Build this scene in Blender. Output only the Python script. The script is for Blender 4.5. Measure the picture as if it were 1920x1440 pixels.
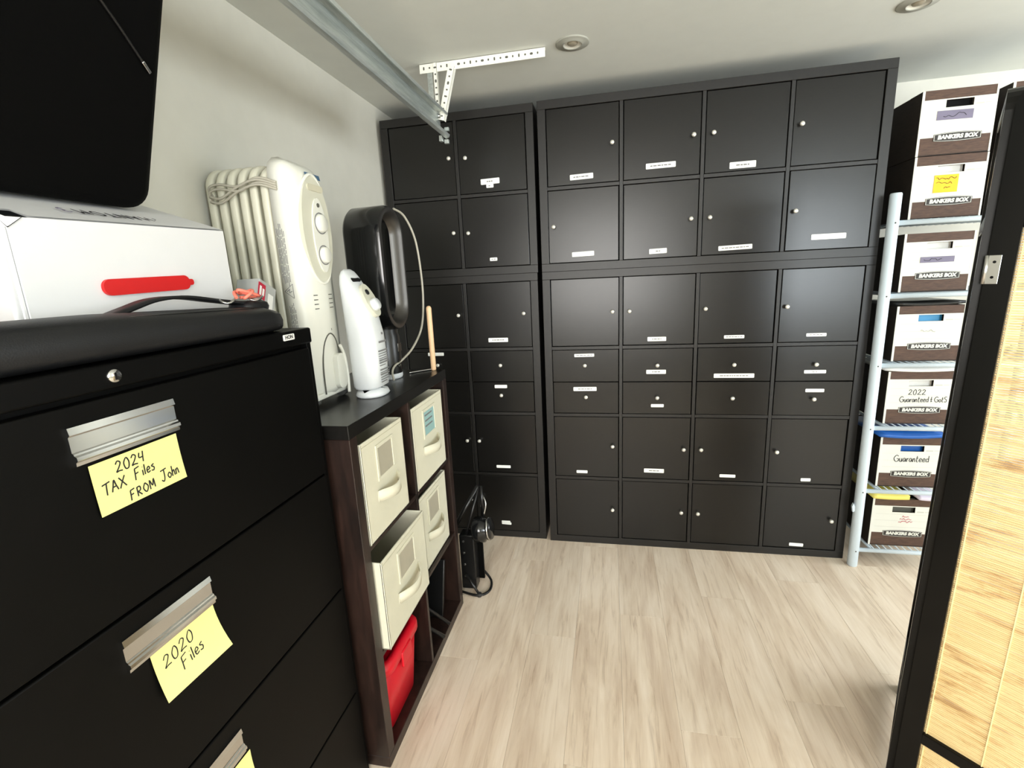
import bpy, bmesh, math, random
from mathutils import Matrix, Vector, Euler
random.seed(7)
S = bpy.context.scene
for o in list(bpy.data.objects): bpy.data.objects.remove(o)
COL = S.collection

# ------------------------------------------------------------------ camera
CAMP = (.3254, -2.423, 1.4512); YAW, PITCH, ROLL, FPX = .2051, -.2183, -.0479, 898.25
def cam_matrix():
    cy, sy, cp, sp, cr, sr = (math.cos(YAW), math.sin(YAW), math.cos(PITCH), math.sin(PITCH), math.cos(ROLL), math.sin(ROLL))
    f = Vector((-sy*cp, cy*cp, sp)); rt = Vector((cy, sy, 0)); up = rt.cross(f)
    r2 = cr*rt + sr*up; u2 = -sr*rt + cr*up
    m = Matrix((r2, u2, -f)).transposed().to_4x4(); m.translation = CAMP
    return m
cd = bpy.data.cameras.new('camera'); cam = bpy.data.objects.new('camera', cd); COL.objects.link(cam)
cam.matrix_world = cam_matrix(); cd.sensor_width = 36; cd.sensor_fit = 'HORIZONTAL'; cd.lens = FPX/1920*36; cd.clip_start = .02
S.camera = cam
# ------------------------------------------------------------------ world, lights, exposure
XL, XR, YB, YF, ZC = -.81, 3.6, .57, -4.2, 2.31      # room shell
w = bpy.data.worlds.new('world'); S.world = w; w.use_nodes = True
bg = w.node_tree.nodes['Background']; bg.inputs[0].default_value = (.86, .93, 1, 1); bg.inputs[1].default_value = 2.2
def area(name, loc, rot, sx, sy, power, col, spread=180):
    l = bpy.data.lights.new(name, 'AREA'); l.shape = 'RECTANGLE'; l.size = sx; l.size_y = sy; l.energy = power; l.color = col
    l.spread = math.radians(spread)
    o = bpy.data.objects.new(name, l); COL.objects.link(o); o.location = loc; o.rotation_euler = rot
    return o
# daylight entering by the three window openings (two behind the photographer, one high in the right wall)
WIN = dict(a=(-.5, 1.0, .85, 2.15), b=(2.05, 3.35, .85, 2.15), c=(-1.6, .0, 1.0, 2.1))
a = WIN['a']; area('daylight', ((a[0]+a[1])/2, YF-.03, (a[2]+a[3])/2), (math.radians(90), 0, 0), a[1]-a[0], a[3]-a[2], 44, (1, .95, .88))
a = WIN['b']; area('daylight', ((a[0]+a[1])/2, YF-.03, (a[2]+a[3])/2), (math.radians(90), 0, 0), a[1]-a[0], a[3]-a[2], 46, (.88, .96, 1))
a = WIN['c']; area('daylight', (XR+.03, (a[0]+a[1])/2, (a[2]+a[3])/2), (0, math.radians(90), 0), a[3]-a[2], a[1]-a[0], 26, (.93, .98, 1))
vs = S.view_settings; vs.view_transform = 'Standard'; vs.look = 'None'; vs.gamma = 1; vs.exposure = .95; vs.use_curve_mapping = False

# ------------------------------------------------------------------ materials
def srgb(r, g, b):
    f = lambda c: (c/255/12.92) if c/255 <= .04045 else ((c/255+.055)/1.055)**2.4
    return (f(r), f(g), f(b), 1)
class MT:
    def __init__(s, name, col, rough=.5, metal=0, spec=.5):
        s.m = bpy.data.materials.new(name); s.m.use_nodes = True; s.n = s.m.node_tree.nodes; s.l = s.m.node_tree.links
        s.b = s.n['Principled BSDF']; s.b.inputs['Base Color'].default_value = col
        s.b.inputs['Roughness'].default_value = rough; s.b.inputs['Metallic'].default_value = metal
        s.b.inputs['Specular IOR Level'].default_value = spec
    def coord(s, scale=(1, 1, 1), which='Object'):
        t = s.n.new('ShaderNodeTexCoord'); mp = s.n.new('ShaderNodeMapping'); mp.inputs['Scale'].default_value = scale
        s.l.new(t.outputs[which], mp.inputs[0]); return mp.outputs[0]
    def noise(s, scale, detail=4, vec=None, rough=.55, dist=0):
        n = s.n.new('ShaderNodeTexNoise'); n.inputs['Scale'].default_value = scale; n.inputs['Detail'].default_value = detail
        n.inputs['Roughness'].default_value = rough; n.inputs['Distortion'].default_value = dist
        s.l.new(vec if vec is not None else s.coord(), n.inputs['Vector']); return n.outputs['Fac']
    def ramp(s, fac, stops):
        r = s.n.new('ShaderNodeValToRGB'); e = r.color_ramp.elements
        while len(e) < len(stops): e.new(.5)
        for i, (p, c) in enumerate(stops): e[i].position = p; e[i].color = c
        s.l.new(fac, r.inputs[0]); return r.outputs[0]
    def color(s, out): s.l.new(out, s.b.inputs['Base Color']); return s
    def bump(s, fac, strength=.2, dist=.002):
        b = s.n.new('ShaderNodeBump'); b.inputs['Strength'].default_value = strength; b.inputs['Distance'].default_value = dist
        s.l.new(fac, b.inputs['Height']); s.l.new(b.outputs[0], s.b.inputs['Normal']); return s
    def mix(s, fac, a, b, mode='MIX'):
        m = s.n.new('ShaderNodeMix'); m.data_type = 'RGBA'; m.blend_type = mode
        if isinstance(fac, float): m.inputs[0].default_value = fac
        else: s.l.new(fac, m.inputs[0])
        for i, v in ((6, a), (7, b)):
            if isinstance(v, tuple): m.inputs[i].default_value = v
            else: s.l.new(v, m.inputs[i])
        return m.outputs[2]
    def rnd(s):
        return s.n.new('ShaderNodeObjectInfo').outputs['Random']
M = {}
def plain(name, col, rough=.5, metal=0, spec=.5, nz=0, bump=0, bs=200):
    t = MT(name, col, rough, metal, spec)
    if nz:
        f = t.noise(14, 5); k = [tuple(max(0, c*(1+s*nz)) for c in col[:3])+(1,) for s in (-1, 1)]
        t.color(t.ramp(f, [(.3, k[0]), (.7, k[1])]))
    if bump: t.bump(t.noise(bs, 3), bump, .001)
    M[name] = t.m; return t
plain('wall_paint', srgb(206, 204, 193), .75, nz=.02, bump=.05, bs=260)
plain('ceiling_paint', srgb(207, 209, 202), .85, nz=.015, bump=.08, bs=320)
plain('trim_paint', srgb(222, 220, 208), .5, nz=.02)
# black-brown foil of the cabinets: fine grain, soft sheen
def wood(name, dark, light, rough, scale, stretch, bump=.12, spec=.5):
    t = MT(name, dark, rough, 0, spec); v = t.coord(stretch)
    f = t.noise(scale, 6, v, .6, .4); t.color(t.ramp(f, [(.3, dark), (.72, light)]))
    t.bump(f, bump, .0008); M[name] = t.m; return t
t = wood('black_brown', (.005, .0046, .0041, 1), (.008, .0074, .0066, 1), .28, 30, (1, 6, 9), .03, .45)
f2 = t.noise(3.2, 5); r = t.n.new('ShaderNodeMapRange'); r.inputs[1].default_value = .3; r.inputs[2].default_value = .7; r.inputs[3].default_value = .275; r.inputs[4].default_value = .295
t.l.new(f2, r.inputs[0]); t.l.new(r.outputs[0], t.b.inputs['Roughness'])
wood('black_brown_frame', (.0055, .0049, .0043, 1), (.0095, .0085, .0075, 1), .42, 26, (2, 2, 2), .12, .5)
t = wood('walnut', (.0065, .0036, .0028, 1), (.03, .0145, .0105, 1), .38, 8, (5, 5, .8), .12, .5)
plain('file_metal', (.0015, .0015, .0014, 1), .48, 0, .09, nz=.12, bump=.06, bs=600)
plain('file_drawer', (.0016, .0016, .0014, 1), .46, 0, .1, nz=.12, bump=.06, bs=600)
plain('gap_black', (.002, .002, .002, 1), .8, 0, .2)
plain('knob_metal', srgb(226, 224, 214), .3, .35, .6)
plain('sticker', srgb(246, 248, 242), .6)
plain('print_grey', srgb(120, 120, 120), .7)
plain('ink', srgb(22, 22, 26), .6)
plain('note_yellow', srgb(228, 224, 144), .7, nz=.03)
plain('note_orange', srgb(246, 186, 34), .7, nz=.04)
plain('tape_purple', srgb(112, 106, 128), .6, nz=.08)
plain('chrome', (.62, .62, .61, 1), .14, 1, .5, nz=.05)
plain('steel', (.5, .5, .48, 1), .3, 1)
t = plain('galvanised', (.33, .37, .36, 1), .38, .7)
f = t.noise(5, 6, t.coord((14, 1, 14)), .7); t.color(t.ramp(f, [(.3, (.36, .4, .39, 1)), (.7, (.66, .7, .67, 1))]))
plain('white_enamel', srgb(243, 243, 232), .35, nz=.02)
plain('hole_grey', srgb(92, 92, 84), .8)
plain('white_plastic', srgb(224, 224, 214), .38, nz=.015)
plain('ivory_enamel', srgb(212, 210, 192), .34, nz=.02)
plain('ivory_panel', srgb(206, 205, 188), .4)
plain('cool_white_plastic', srgb(214, 218, 219), .33)
plain('cord_grey', srgb(172, 168, 154), .5)
plain('black_plastic', (.006, .006, .006, 1), .3, 0, .5)
plain('black_gloss', (.006, .0065, .007, 1), .13, 0, .6)
plain('bronze_grey', (.09, .085, .078, 1), .34, .85)
plain('dark_rubber', (.02, .02, .02, 1), .6)
plain('clear_caster', (.09, .09, .085, 1), .3)
t = plain('bag_black', (.0055, .006, .007, 1), .5, 0, .4); t.bump(t.noise(420, 3), .35, .001)
t = plain('case_black', (.0013, .0013, .0012, 1), .7, 0, .06); t.bump(t.noise(300, 3), .3, .001)
t = plain('white_card', srgb(222, 223, 224), .55, nz=.012); t.bump(t.noise(9, 4), .15, .003)
plain('brown_card', srgb(168, 138, 96), .8, nz=.05)
plain('red_plastic', srgb(205, 22, 24), .42)
t = plain('red_tote', srgb(206, 10, 34), .4, nz=.03)
plain('coral_cord', srgb(240, 128, 108), .6)
plain('label_red', srgb(190, 22, 56), .5)
plain('grey_card', srgb(176, 178, 176), .6, nz=.03)
t = plain('linen', srgb(212, 209, 188), .85, nz=.025); t.bump(t.noise(700, 2), .4, .001)
plain('linen_inner', srgb(196, 192, 170), .9)
plain('pocket_card', srgb(172, 166, 148), .5, nz=.04)
plain('pocket_blue', srgb(150, 186, 184), .5, nz=.04)
plain('rack_blue_white', srgb(206, 220, 230), .38, nz=.02)
t = plain('banker_brown', srgb(70, 48, 38), .7); f = t.noise(26, 6, t.coord((1, 1, 9)), .65, .5)
t.color(t.ramp(f, [(.3, srgb(58, 40, 31)), (.72, srgb(92, 66, 50))]))
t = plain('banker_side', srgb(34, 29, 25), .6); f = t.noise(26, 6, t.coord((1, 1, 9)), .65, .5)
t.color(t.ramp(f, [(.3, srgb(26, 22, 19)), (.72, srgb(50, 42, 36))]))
plain('banker_white', srgb(212, 212, 203), .65, nz=.015)
plain('banker_line', srgb(186, 186, 178), .7)
plain('logo_black', srgb(38, 34, 30), .6)
plain('folder_blue', srgb(24, 92, 176), .4, nz=.08)
plain('folder_light_blue', srgb(60, 150, 205), .4)
plain('paper_yellow', srgb(246, 230, 120), .6)
plain('paper_lilac', srgb(222, 214, 232), .6)
plain('paper_white', srgb(236, 236, 232), .7, nz=.03)
plain('screen_black', (.002, .002, .0018, 1), .3, 0, .2)
t = plain('thread', srgb(232, 214, 160), .8)
t = plain('bamboo', srgb(214, 186, 128), .55)
fa = t.noise(5, 5, t.coord((1, 1, 5)), .7, .5); fb = t.noise(60, 2, t.coord((.1, 1, 3)), .5)
c1 = t.ramp(fa, [(.5, srgb(222, 196, 142)), (.58, srgb(196, 160, 104)), (.66, srgb(150, 104, 60))])
c2 = t.ramp(fb, [(.3, srgb(190, 158, 102)), (.7, srgb(236, 214, 164))])
t.color(t.mix(.35, c1, c2))
plain('light_wood', srgb(222, 186, 146), .5, nz=.06)
plain('lamp_lens', srgb(150, 142, 124), .25)
plain('lamp_reflector', srgb(240, 238, 226), .25, .3)
plain('lamp_trim', srgb(160, 160, 150), .5)
plain('decal_blue', srgb(70, 100, 128), .4)
# vinyl planks: greige oak, different per plank
t = MT('plank', srgb(200, 180, 156), .42, 0, .45)
tc = t.n.new('ShaderNodeTexCoord'); oi = t.n.new('ShaderNodeObjectInfo'); va = t.n.new('ShaderNodeVectorMath'); va.operation = 'ADD'
sc = t.n.new('ShaderNodeVectorMath'); sc.operation = 'SCALE'; cmb = t.n.new('ShaderNodeCombineXYZ')
for i in range(3): t.l.new(oi.outputs['Random'], cmb.inputs[i])
t.l.new(cmb.outputs[0], sc.inputs[0]); sc.inputs['Scale'].default_value = 37
t.l.new(tc.outputs['Object'], va.inputs[0]); t.l.new(sc.outputs[0], va.inputs[1])
def pm(scale):
    m = t.n.new('ShaderNodeMapping'); m.inputs['Scale'].default_value = scale; t.l.new(va.outputs[0], m.inputs[0]); return m.outputs[0]
fa = t.noise(3.0, 4, pm((3.2, .55, 1)), .55, .7)
fb = t.noise(9, 8, pm((6, .38, 1)), .66, 1.0)
fc = t.noise(60, 3, pm((5, .35, 1)), .5)
ca = t.ramp(fa, [(.34, srgb(190, 166, 143)), (.5, srgb(221, 203, 181)), (.62, srgb(236, 221, 202))])
cb = t.ramp(fb, [(.3, srgb(166, 142, 119)), (.45, srgb(221, 203, 181)), (.7, srgb(238, 224, 206))])
mx = t.mix(.5, ca, cb)
hs = t.n.new('ShaderNodeHueSaturation'); mr = t.n.new('ShaderNodeMapRange'); mr.inputs[3].default_value = .94; mr.inputs[4].default_value = 1.04
t.l.new(oi.outputs['Random'], mr.inputs[0]); t.l.new(mr.outputs[0], hs.inputs['Value']); t.l.new(mx, hs.inputs['Color'])
t.color(hs.outputs[0]); t.bump(fc, .12, .0006); M['plank'] = t.m

# ------------------------------------------------------------------ mesh helpers
def T(x, y, z): return Matrix.Translation((x, y, z))
def RX(a): return Matrix.Rotation(math.radians(a), 4, 'X')
def RY(a): return Matrix.Rotation(math.radians(a), 4, 'Y')
def RZ(a): return Matrix.Rotation(math.radians(a), 4, 'Z')
class MB:
    """collects shapes into one mesh; each shape may carry a material index"""
    def __init__(s): s.v = []; s.f = []; s.mi = []; s.sm = []
    def add(s, vs, fs, mi=0, smooth=False, mat=None):
        o = len(s.v)
        s.v += [tuple(mat @ Vector(p)) if mat is not None else tuple(p) for p in vs]
        s.f += [tuple(i+o for i in f) for f in fs]; s.mi += [mi]*len(fs); s.sm += [smooth]*len(fs); return s
    def box(s, lo, hi, bev=0, mi=0, mat=None, seg=2):
        if bev <= 0:
            x0, y0, z0 = lo; x1, y1, z1 = hi
            return s.add([(x0,y0,z0),(x1,y0,z0),(x1,y1,z0),(x0,y1,z0),(x0,y0,z1),(x1,y0,z1),(x1,y1,z1),(x0,y1,z1)],
                         [(3,2,1,0),(4,5,6,7),(0,1,5,4),(1,2,6,5),(2,3,7,6),(3,0,4,7)], mi, False, mat)
        b = bmesh.new(); bmesh.ops.create_cube(b, size=1)
        for v in b.verts: v.co = Vector([lo[i]+(v.co[i]+.5)*(hi[i]-lo[i]) for i in range(3)])
        bmesh.ops.bevel(b, geom=b.edges[:], offset=bev, segments=seg, affect='EDGES', profile=.5)
        b.verts.index_update(); big = [max(e.calc_length() for e in f.edges) > 3*bev and min(e.calc_length() for e in f.edges) > 1.5*bev for f in b.faces]
        o = len(s.v); s.add([v.co[:] for v in b.verts], [[v.index for v in f.verts] for f in b.faces], mi, seg > 1, mat)
        for i, g in enumerate(big):
            if g: s.sm[len(s.sm)-len(big)+i] = False
        b.free(); return s
    def cyl(s, r, h, n=20, r2=None, mi=0, mat=None, caps=True, smooth=True):
        r2 = r if r2 is None else r2; vs = []; fs = []
        for i in range(n):
            a = 2*math.pi*i/n; vs += [(r*math.cos(a), r*math.sin(a), 0), (r2*math.cos(a), r2*math.sin(a), h)]
        for i in range(n):
            j = (i+1) % n; fs.append((2*i, 2*j, 2*j+1, 2*i+1))
        s.add(vs, fs, mi, smooth, mat)
        if caps:
            s.add([vs[2*i] for i in range(n)], [tuple(range(n-1, -1, -1))], mi, False, mat)
            s.add([vs[2*i+1] for i in range(n)], [tuple(range(n))], mi, False, mat)
        return s
    def lathe(s, prof, n=24, mi=0, mat=None, smooth=True):
        vs = []; fs = []; k = len(prof)
        for i in range(n):
            a = 2*math.pi*i/n
            vs += [(r*math.cos(a), r*math.sin(a), z) for r, z in prof]
        for i in range(n):
            j = (i+1) % n
            for q in range(k-1): fs.append((i*k+q, j*k+q, j*k+q+1, i*k+q+1))
        return s.add(vs, fs, mi, smooth, mat)
    def tube(s, path, r, n=8, mi=0, mat=None, closed=False, flat=1.0):
        P = [Vector(p) for p in path]; L = len(P); vs = []; fs = []; up = None
        for i in range(L):
            d = (P[(i+1) % L]-P[i-1]) if closed else (P[min(i+1, L-1)]-P[max(i-1, 0)])
            d.normalize()
            if up is None: up = d.orthogonal().normalized()
            up = (up-d*up.dot(d)).normalized(); sd = d.cross(up)
            rr = r[i] if isinstance(r, (list, tuple)) else r
            for q in range(n):
                a = 2*math.pi*q/n; vs.append(P[i]+up*(math.cos(a)*rr)+sd*(math.sin(a)*rr*flat))
        for i in range(L if closed else L-1):
            j = (i+1) % L
            for q in range(n):
                p = (q+1) % n; fs.append((i*n+q, i*n+p, j*n+p, j*n+q))
        s.add(vs, fs, mi, True, mat)
        if not closed:
            s.add(vs[:n], [tuple(range(n-1, -1, -1))], mi, False, mat); s.add(vs[-n:], [tuple(range(n))], mi, False, mat)
        return s
    def prism(s, outline, z0, z1, mi=0, mat=None, smooth=False):
        n = len(outline); vs = [(x, y, z0) for x, y in outline]+[(x, y, z1) for x, y in outline]
        s.add(vs, [(i, (i+1) % n, (i+1) % n+n, i+n) for i in range(n)], mi, smooth, mat)
        s.add(vs[:n], [tuple(range(n-1, -1, -1))], mi, False, mat); s.add(vs[n:], [tuple(range(n))], mi, False, mat); return s
    def loft(s, rings, mi=0, mat=None, caps=True, smooth=True):
        n = len(rings[0]); vs = [p for r in rings for p in r]; fs = []
        for k in range(len(rings)-1):
            for i in range(n):
                j = (i+1) % n; fs.append((k*n+i, k*n+j, (k+1)*n+j, (k+1)*n+i))
        s.add(vs, fs, mi, smooth, mat)
        if caps: s.add(rings[0], [tuple(range(n-1, -1, -1))], mi, False, mat); s.add(rings[-1], [tuple(range(n))], mi, False, mat)
        return s
    def mesh(s, name):
        m = bpy.data.meshes.new(name); m.from_pydata(s.v, [], s.f)
        m.polygons.foreach_set('material_index', s.mi); m.polygons.foreach_set('use_smooth', s.sm); m.update()
        b = bmesh.new(); b.from_mesh(m); bmesh.ops.remove_doubles(b, verts=b.verts, dist=1e-6); bmesh.ops.recalc_face_normals(b, faces=b.faces)
        b.to_mesh(m); b.free()
        return m
def link(name, me, mats, parent=None, mat=None):
    if isinstance(me, MB):
        me = me.mesh(name)
    if mats is not None and len(me.materials) == 0:
        for k in ([mats] if isinstance(mats, str) else mats): me.materials.append(M[k])
    o = bpy.data.objects.new(name, me); COL.objects.link(o)
    if parent is not None: o.parent = parent
    if mat is not None: o.matrix_basis = mat
    return o
def tag(o, label, cat, group=None):
    o['label'] = label; o['category'] = cat
    if group: o['group'] = group
    return o
def thing(name, label, cat, loc=(0, 0, 0), rot=(0, 0, 0), group=None):
    o = bpy.data.objects.new(name, None); COL.objects.link(o); o.empty_display_size = .05
    o.location = loc; o.rotation_euler = [math.radians(a) for a in rot]
    return tag(o, label, cat, group)
def struct(name, mb, mats, parent=None):
    o = link(name, mb, mats, parent); o['kind'] = 'structure'; return o
def rrect(w, h, r, n=5, cx=0, cy=0):
    out = []
    for sx, sy, a0 in ((1, 1, 0), (-1, 1, 90), (-1, -1, 180), (1, -1, 270)):
        for i in range(n+1):
            a = math.radians(a0+90*i/n); out.append((cx+sx*(w/2-r)+r*math.cos(a), cy+sy*(h/2-r)+r*math.sin(a)))
    return out
def inset(o, k):
    """closed counter-clockwise outline moved inwards by k"""
    out = []; n = len(o)
    for i in range(n):
        a, b, c = Vector(o[i-1]), Vector(o[i]), Vector(o[(i+1) % n])
        e1, e2 = b-a, c-b
        e1 = e1.normalized() if e1.length > 1e-7 else e2.normalized(); e2 = e2.normalized() if e2.length > 1e-7 else e1
        m = Vector((-e1.y-e2.y, e1.x+e2.x)); m.normalize(); q = max(.4, m.dot(Vector((-e1.y, e1.x))))
        p = b+m*(k/q); out.append((p.x, p.y))
    return out
def frame(o, nrm, roll=0):
    """matrix whose X is the reader's right, Y is up and Z points out of the surface"""
    if nrm == '+x': R = Matrix(((0, 0, 1), (1, 0, 0), (0, 1, 0)))
    elif nrm == '-y': R = Matrix(((1, 0, 0), (0, 0, -1), (0, 1, 0)))
    return T(*o) @ R.to_4x4() @ RZ(roll)
def text_mesh(body, size, ext=.0004, bold=0, shear=0, space=1, align='CENTER'):
    c = bpy.data.curves.new('txt', 'FONT'); c.body = body; c.size = size; c.extrude = ext; c.offset = bold; c.shear = shear
    c.space_character = space; c.align_x = align; c.align_y = 'CENTER'; c.resolution_u = 3
    o = bpy.data.objects.new('txt', c); COL.objects.link(o); dg = bpy.context.evaluated_depsgraph_get()
    m = bpy.data.meshes.new_from_object(o.evaluated_get(dg)); m.materials.clear()
    bpy.data.objects.remove(o); return m
def spline(pts, k=6, closed=False):
    P = [Vector(p) for p in pts]; n = len(P); out = []
    rng = range(n) if closed else range(n-1)
    for i in rng:
        g = (lambda j: P[j % n]) if closed else (lambda j: P[max(0, min(n-1, j))])
        a, b, c, d = g(i-1), g(i), g(i+1), g(i+2)
        for q in range(k):
            t_ = q/k; out.append(.5*((2*b)+(c-a)*t_+(2*a-5*b+4*c-d)*t_*t_+(3*b-a-3*c+d)*t_**3))
    if not closed: out.append(P[-1])
    return out
# handwriting: each letter a few pen strokes
PEN = {
 '2': [[(.05,.75),(.3,1),(.6,.8),(.35,.4),(.0,.05),(.3,.08),(.7,.02)]], '0': [[(.35,1),(.05,.6),(.15,.05),(.5,.05),(.65,.55),(.5,.95),(.35,1)]],
 '4': [[(.15,.95),(.05,.5),(.6,.5)],[(.6,1),(.5,.4),(.45,0)]], 'T': [[(0,.95),(.9,1.05)],[(.5,1),(.42,.5),(.35,-.05)]],
 'A': [[(.0,0),(.25,.6),(.42,1),(.55,.5),(.72,0)],[(.12,.38),(.65,.42)]], 'X': [[(.05,1),(.4,.5),(.75,0)],[(.75,1),(.35,.5),(0,-.02)]],
 'F': [[(.12,1),(.08,.5),(.0,-.05)],[(.1,1),(.7,1.05)],[(.06,.52),(.5,.56)]], 'i': [[(.1,.55),(.07,.02)],[(.13,.8),(.14,.84)]],
 'l': [[(.12,1),(.05,.02)]], 'e': [[(.03,.28),(.4,.34),(.3,.58),(.05,.4),(.1,.05),(.45,.1)]], 's': [[(.45,.58),(.12,.48),(.4,.25),(.3,.0),(.02,.08)]],
 'R': [[(.1,1),(.05,0)],[(.08,.95),(.5,.95),(.5,.55),(.1,.5)],[(.15,.5),(.6,-.02)]], 'O': [[(.35,1),(.02,.5),(.35,.0),(.7,.5),(.35,1)]],
 'M': [[(.02,0),(.1,1),(.4,.3),(.7,1),(.72,0)]], 'J': [[(.1,1),(.9,1.06)],[(.55,1),(.5,.3),(.3,-.05),(.05,.15)]], 'o': [[(.25,.55),(.02,.3),(.2,.0),(.45,.25),(.25,.55)]],
 'h': [[(.1,1),(.02,0)],[(.05,.35),(.3,.55),(.35,.0)]], 'n': [[(.05,.55),(.02,.0)],[(.04,.35),(.28,.55),(.36,.0)]], 'G': [[(.75,.85),(.4,1.02),(.02,.5),(.35,.0),(.75,.15),(.75,.45),(.45,.45)]],
 'u': [[(.03,.55),(.05,.1),(.3,.02),(.4,.5)],[(.4,.55),(.45,0)]], 'a': [[(.4,.5),(.15,.55),(.03,.2),(.25,.02),(.42,.45)],[(.42,.5),(.5,.0)]], 'r': [[(.05,.55),(.04,0)],[(.05,.35),(.3,.56)]],
 't': [[(.15,.95),(.1,.1),(.3,.02)],[(.0,.6),(.35,.62)]], 'd': [[(.4,.45),(.1,.5),(.05,.08),(.4,.1)],[(.45,1),(.42,0)]], '&': [[(.3,1),(.25,0)],[(.05,.5),(.5,.52)],[(.5,.15),(.15,.1)]],
 'S': [[(.55,.95),(.2,1),(.1,.7),(.5,.4),(.4,.02),(.02,.1)]], ' ': []}
ADV = dict(i=.28, l=.3, e=.56, s=.58, o=.58, h=.52, n=.54, r=.42, t=.46, u=.58, a=.6, d=.6)
def pen(mb, txt, x, y, h, wth, slope=0, mi=0, mat=None, narrow=.8):
    for ch in txt:
        for st in PEN.get(ch, []):
            pts = [Vector((x+p[0]*h*narrow, y+p[1]*h+slope*(x+p[0]*h), 0)) for p in st]
            sp = spline(pts, 4) if len(pts) > 2 else pts
            vs = []; fs = []
            for i, p in enumerate(sp):
                d = (sp[min(i+1, len(sp)-1)]-sp[max(0, i-1)]); d = d.normalized() if d.length > 0 else Vector((1, 0, 0)); nn = Vector((-d.y, d.x, 0))*wth/2
                vs += [p+nn, p-nn]
            fs = [(2*i, 2*i+1, 2*i+3, 2*i+2) for i in range(len(sp)-1)]
            mb.add([tuple(v) for v in vs], fs, mi, False, mat)
        x += (ADV.get(ch, .5 if ch == ' ' else .92))*h*narrow
    return mb

# ================================================================== THE SETTING
fl = struct('floor', MB().box((XL-.1, YF-.1, -.12), (XR+.1, YB+.1, -.004)), 'gap_black')
PW, PL, GAP = .182, 1.22, .0005
def plank_mesh(l):
    return MB().box((0, 0, -.005), (PW-GAP, l-GAP, 0), .0007, seg=1).mesh('plank')
PLM = {}
x = -.36-PW*3; c = 0
while x < XR:
    off = (c*.431) % 1.0 * PL; y = YF-off
    while y < YB:
        a0, a1 = max(y, YF), min(y+PL, YB); xx = max(x, XL)
        ww = min(x+PW, XR)-xx
        if a1-a0 > .02 and ww > .02:
            k = (round(a1-a0, 3), round(ww, 3))
            if k not in PLM:
                PLM[k] = MB().box((0, 0, -.0045), (ww-GAP, a1-a0-GAP, 0), .0003, seg=1).mesh('plank')
            o = link('plank', PLM[k], 'plank', fl, T(xx, a0, 0))
        y += PL
    x += PW; c += 1
struct('ceiling', MB().box((XL-.1, YF-.1, ZC), (XR+.1, YB+.1, ZC+.12)), 'ceiling_paint')
struct('wall_left', MB().box((XL-.12, YF-.1, -.1), (XL, YB+.1, ZC)), 'wall_paint')
struct('wall_back', MB().box((XL, YB, -.1), (XR, YB+.12, ZC)), 'wall_paint')
mb = MB(); A, B = WIN['a'], WIN['b']
mb.box((XL, YF-.12, -.1), (A[0], YF, ZC)); mb.box((A[1], YF-.12, -.1), (B[0], YF, ZC)); mb.box((B[1], YF-.12, -.1), (XR, YF, ZC))
for q in (A, B): mb.box((q[0], YF-.12, -.1), (q[1], YF, q[2])); mb.box((q[0], YF-.12, q[3]), (q[1], YF, ZC))
struct('wall_front', mb, 'wall_paint')
mb = MB(); Cw = WIN['c']
mb.box((XR, YF, -.1), (XR+.12, Cw[0], ZC)); mb.box((XR, Cw[1], -.1), (XR+.12, YB, ZC)); mb.box((XR, Cw[0], -.1), (XR+.12, Cw[1], Cw[2])); mb.box((XR, Cw[0], Cw[3]), (XR+.12, Cw[1], ZC))
struct('wall_right', mb, 'wall_paint')
def win_frame(name, q, side):
    mb = MB(); w_, h_ = q[1]-q[0], q[3]-q[2]; t_ = .045
    for lo, hi in (((0, -.06, 0), (t_, 0, h_)), ((w_-t_, -.06, 0), (w_, 0, h_)), ((0, -.06, 0), (w_, 0, t_)), ((0, -.06, h_-t_), (w_, 0, h_))): mb.box(lo, hi, .004)
    m = T(q[0], YF+.035, q[2]) if side == 'f' else T(XR+.025, q[0], q[2]) @ RZ(90)
    o = struct(name, mb, 'trim_paint'); o.matrix_basis = m
win_frame('window_1', A, 'f'); win_frame('window_2', B, 'f'); win_frame('window_3', Cw, 'r')
struct('baseboard_back', MB().box((XL, YB-.014, 0), (XR, YB, .1), .003), 'trim_paint')
struct('baseboard_left', MB().box((XL, YF, 0), (XL+.012, YB-.014, .1), .003), 'trim_paint')

# ================================================================== BLACK-BROWN CABINET UNITS ON THE BACK WALL
def knob_mesh():
    return MB().lathe([(0, .0), (.0042, 0), (.0042, .010), (.0085, .014), (.0098, .019), (.0082, .0235), (.0045, .0255), (0, .026)], 16).mesh('knob')
KN = knob_mesh()
LAB = {}
def sticker_mesh(w_, h_, txt):
    k = (w_, h_, txt)
    if k not in LAB:
        mb = MB().prism(rrect(w_, h_, min(.003, h_/4), 3), 0, .0008, 0)
        if txt:
            rr = random.Random(hash((w_, h_)) & 255); x_ = -w_*.5*txt
            while x_ < w_*.5*txt-.004:
                l_ = rr.uniform(.006, .016); l_ = min(l_, w_*.5*txt-x_); mb.box((x_, -h_*.1, .0008), (x_+l_, h_*.1, .001), 0, 1); x_ += l_+.003
        LAB[k] = mb.mesh('label_sticker')
    return LAB[k]
DM = {}
def door_mesh(w_, h_):
    k = (round(w_, 4), round(h_, 4))
    if k not in DM: DM[k] = MB().box((-w_/2, 0, -h_/2), (w_/2, .016, h_/2), .0015, seg=1).mesh('door')
    return DM[k]
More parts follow.
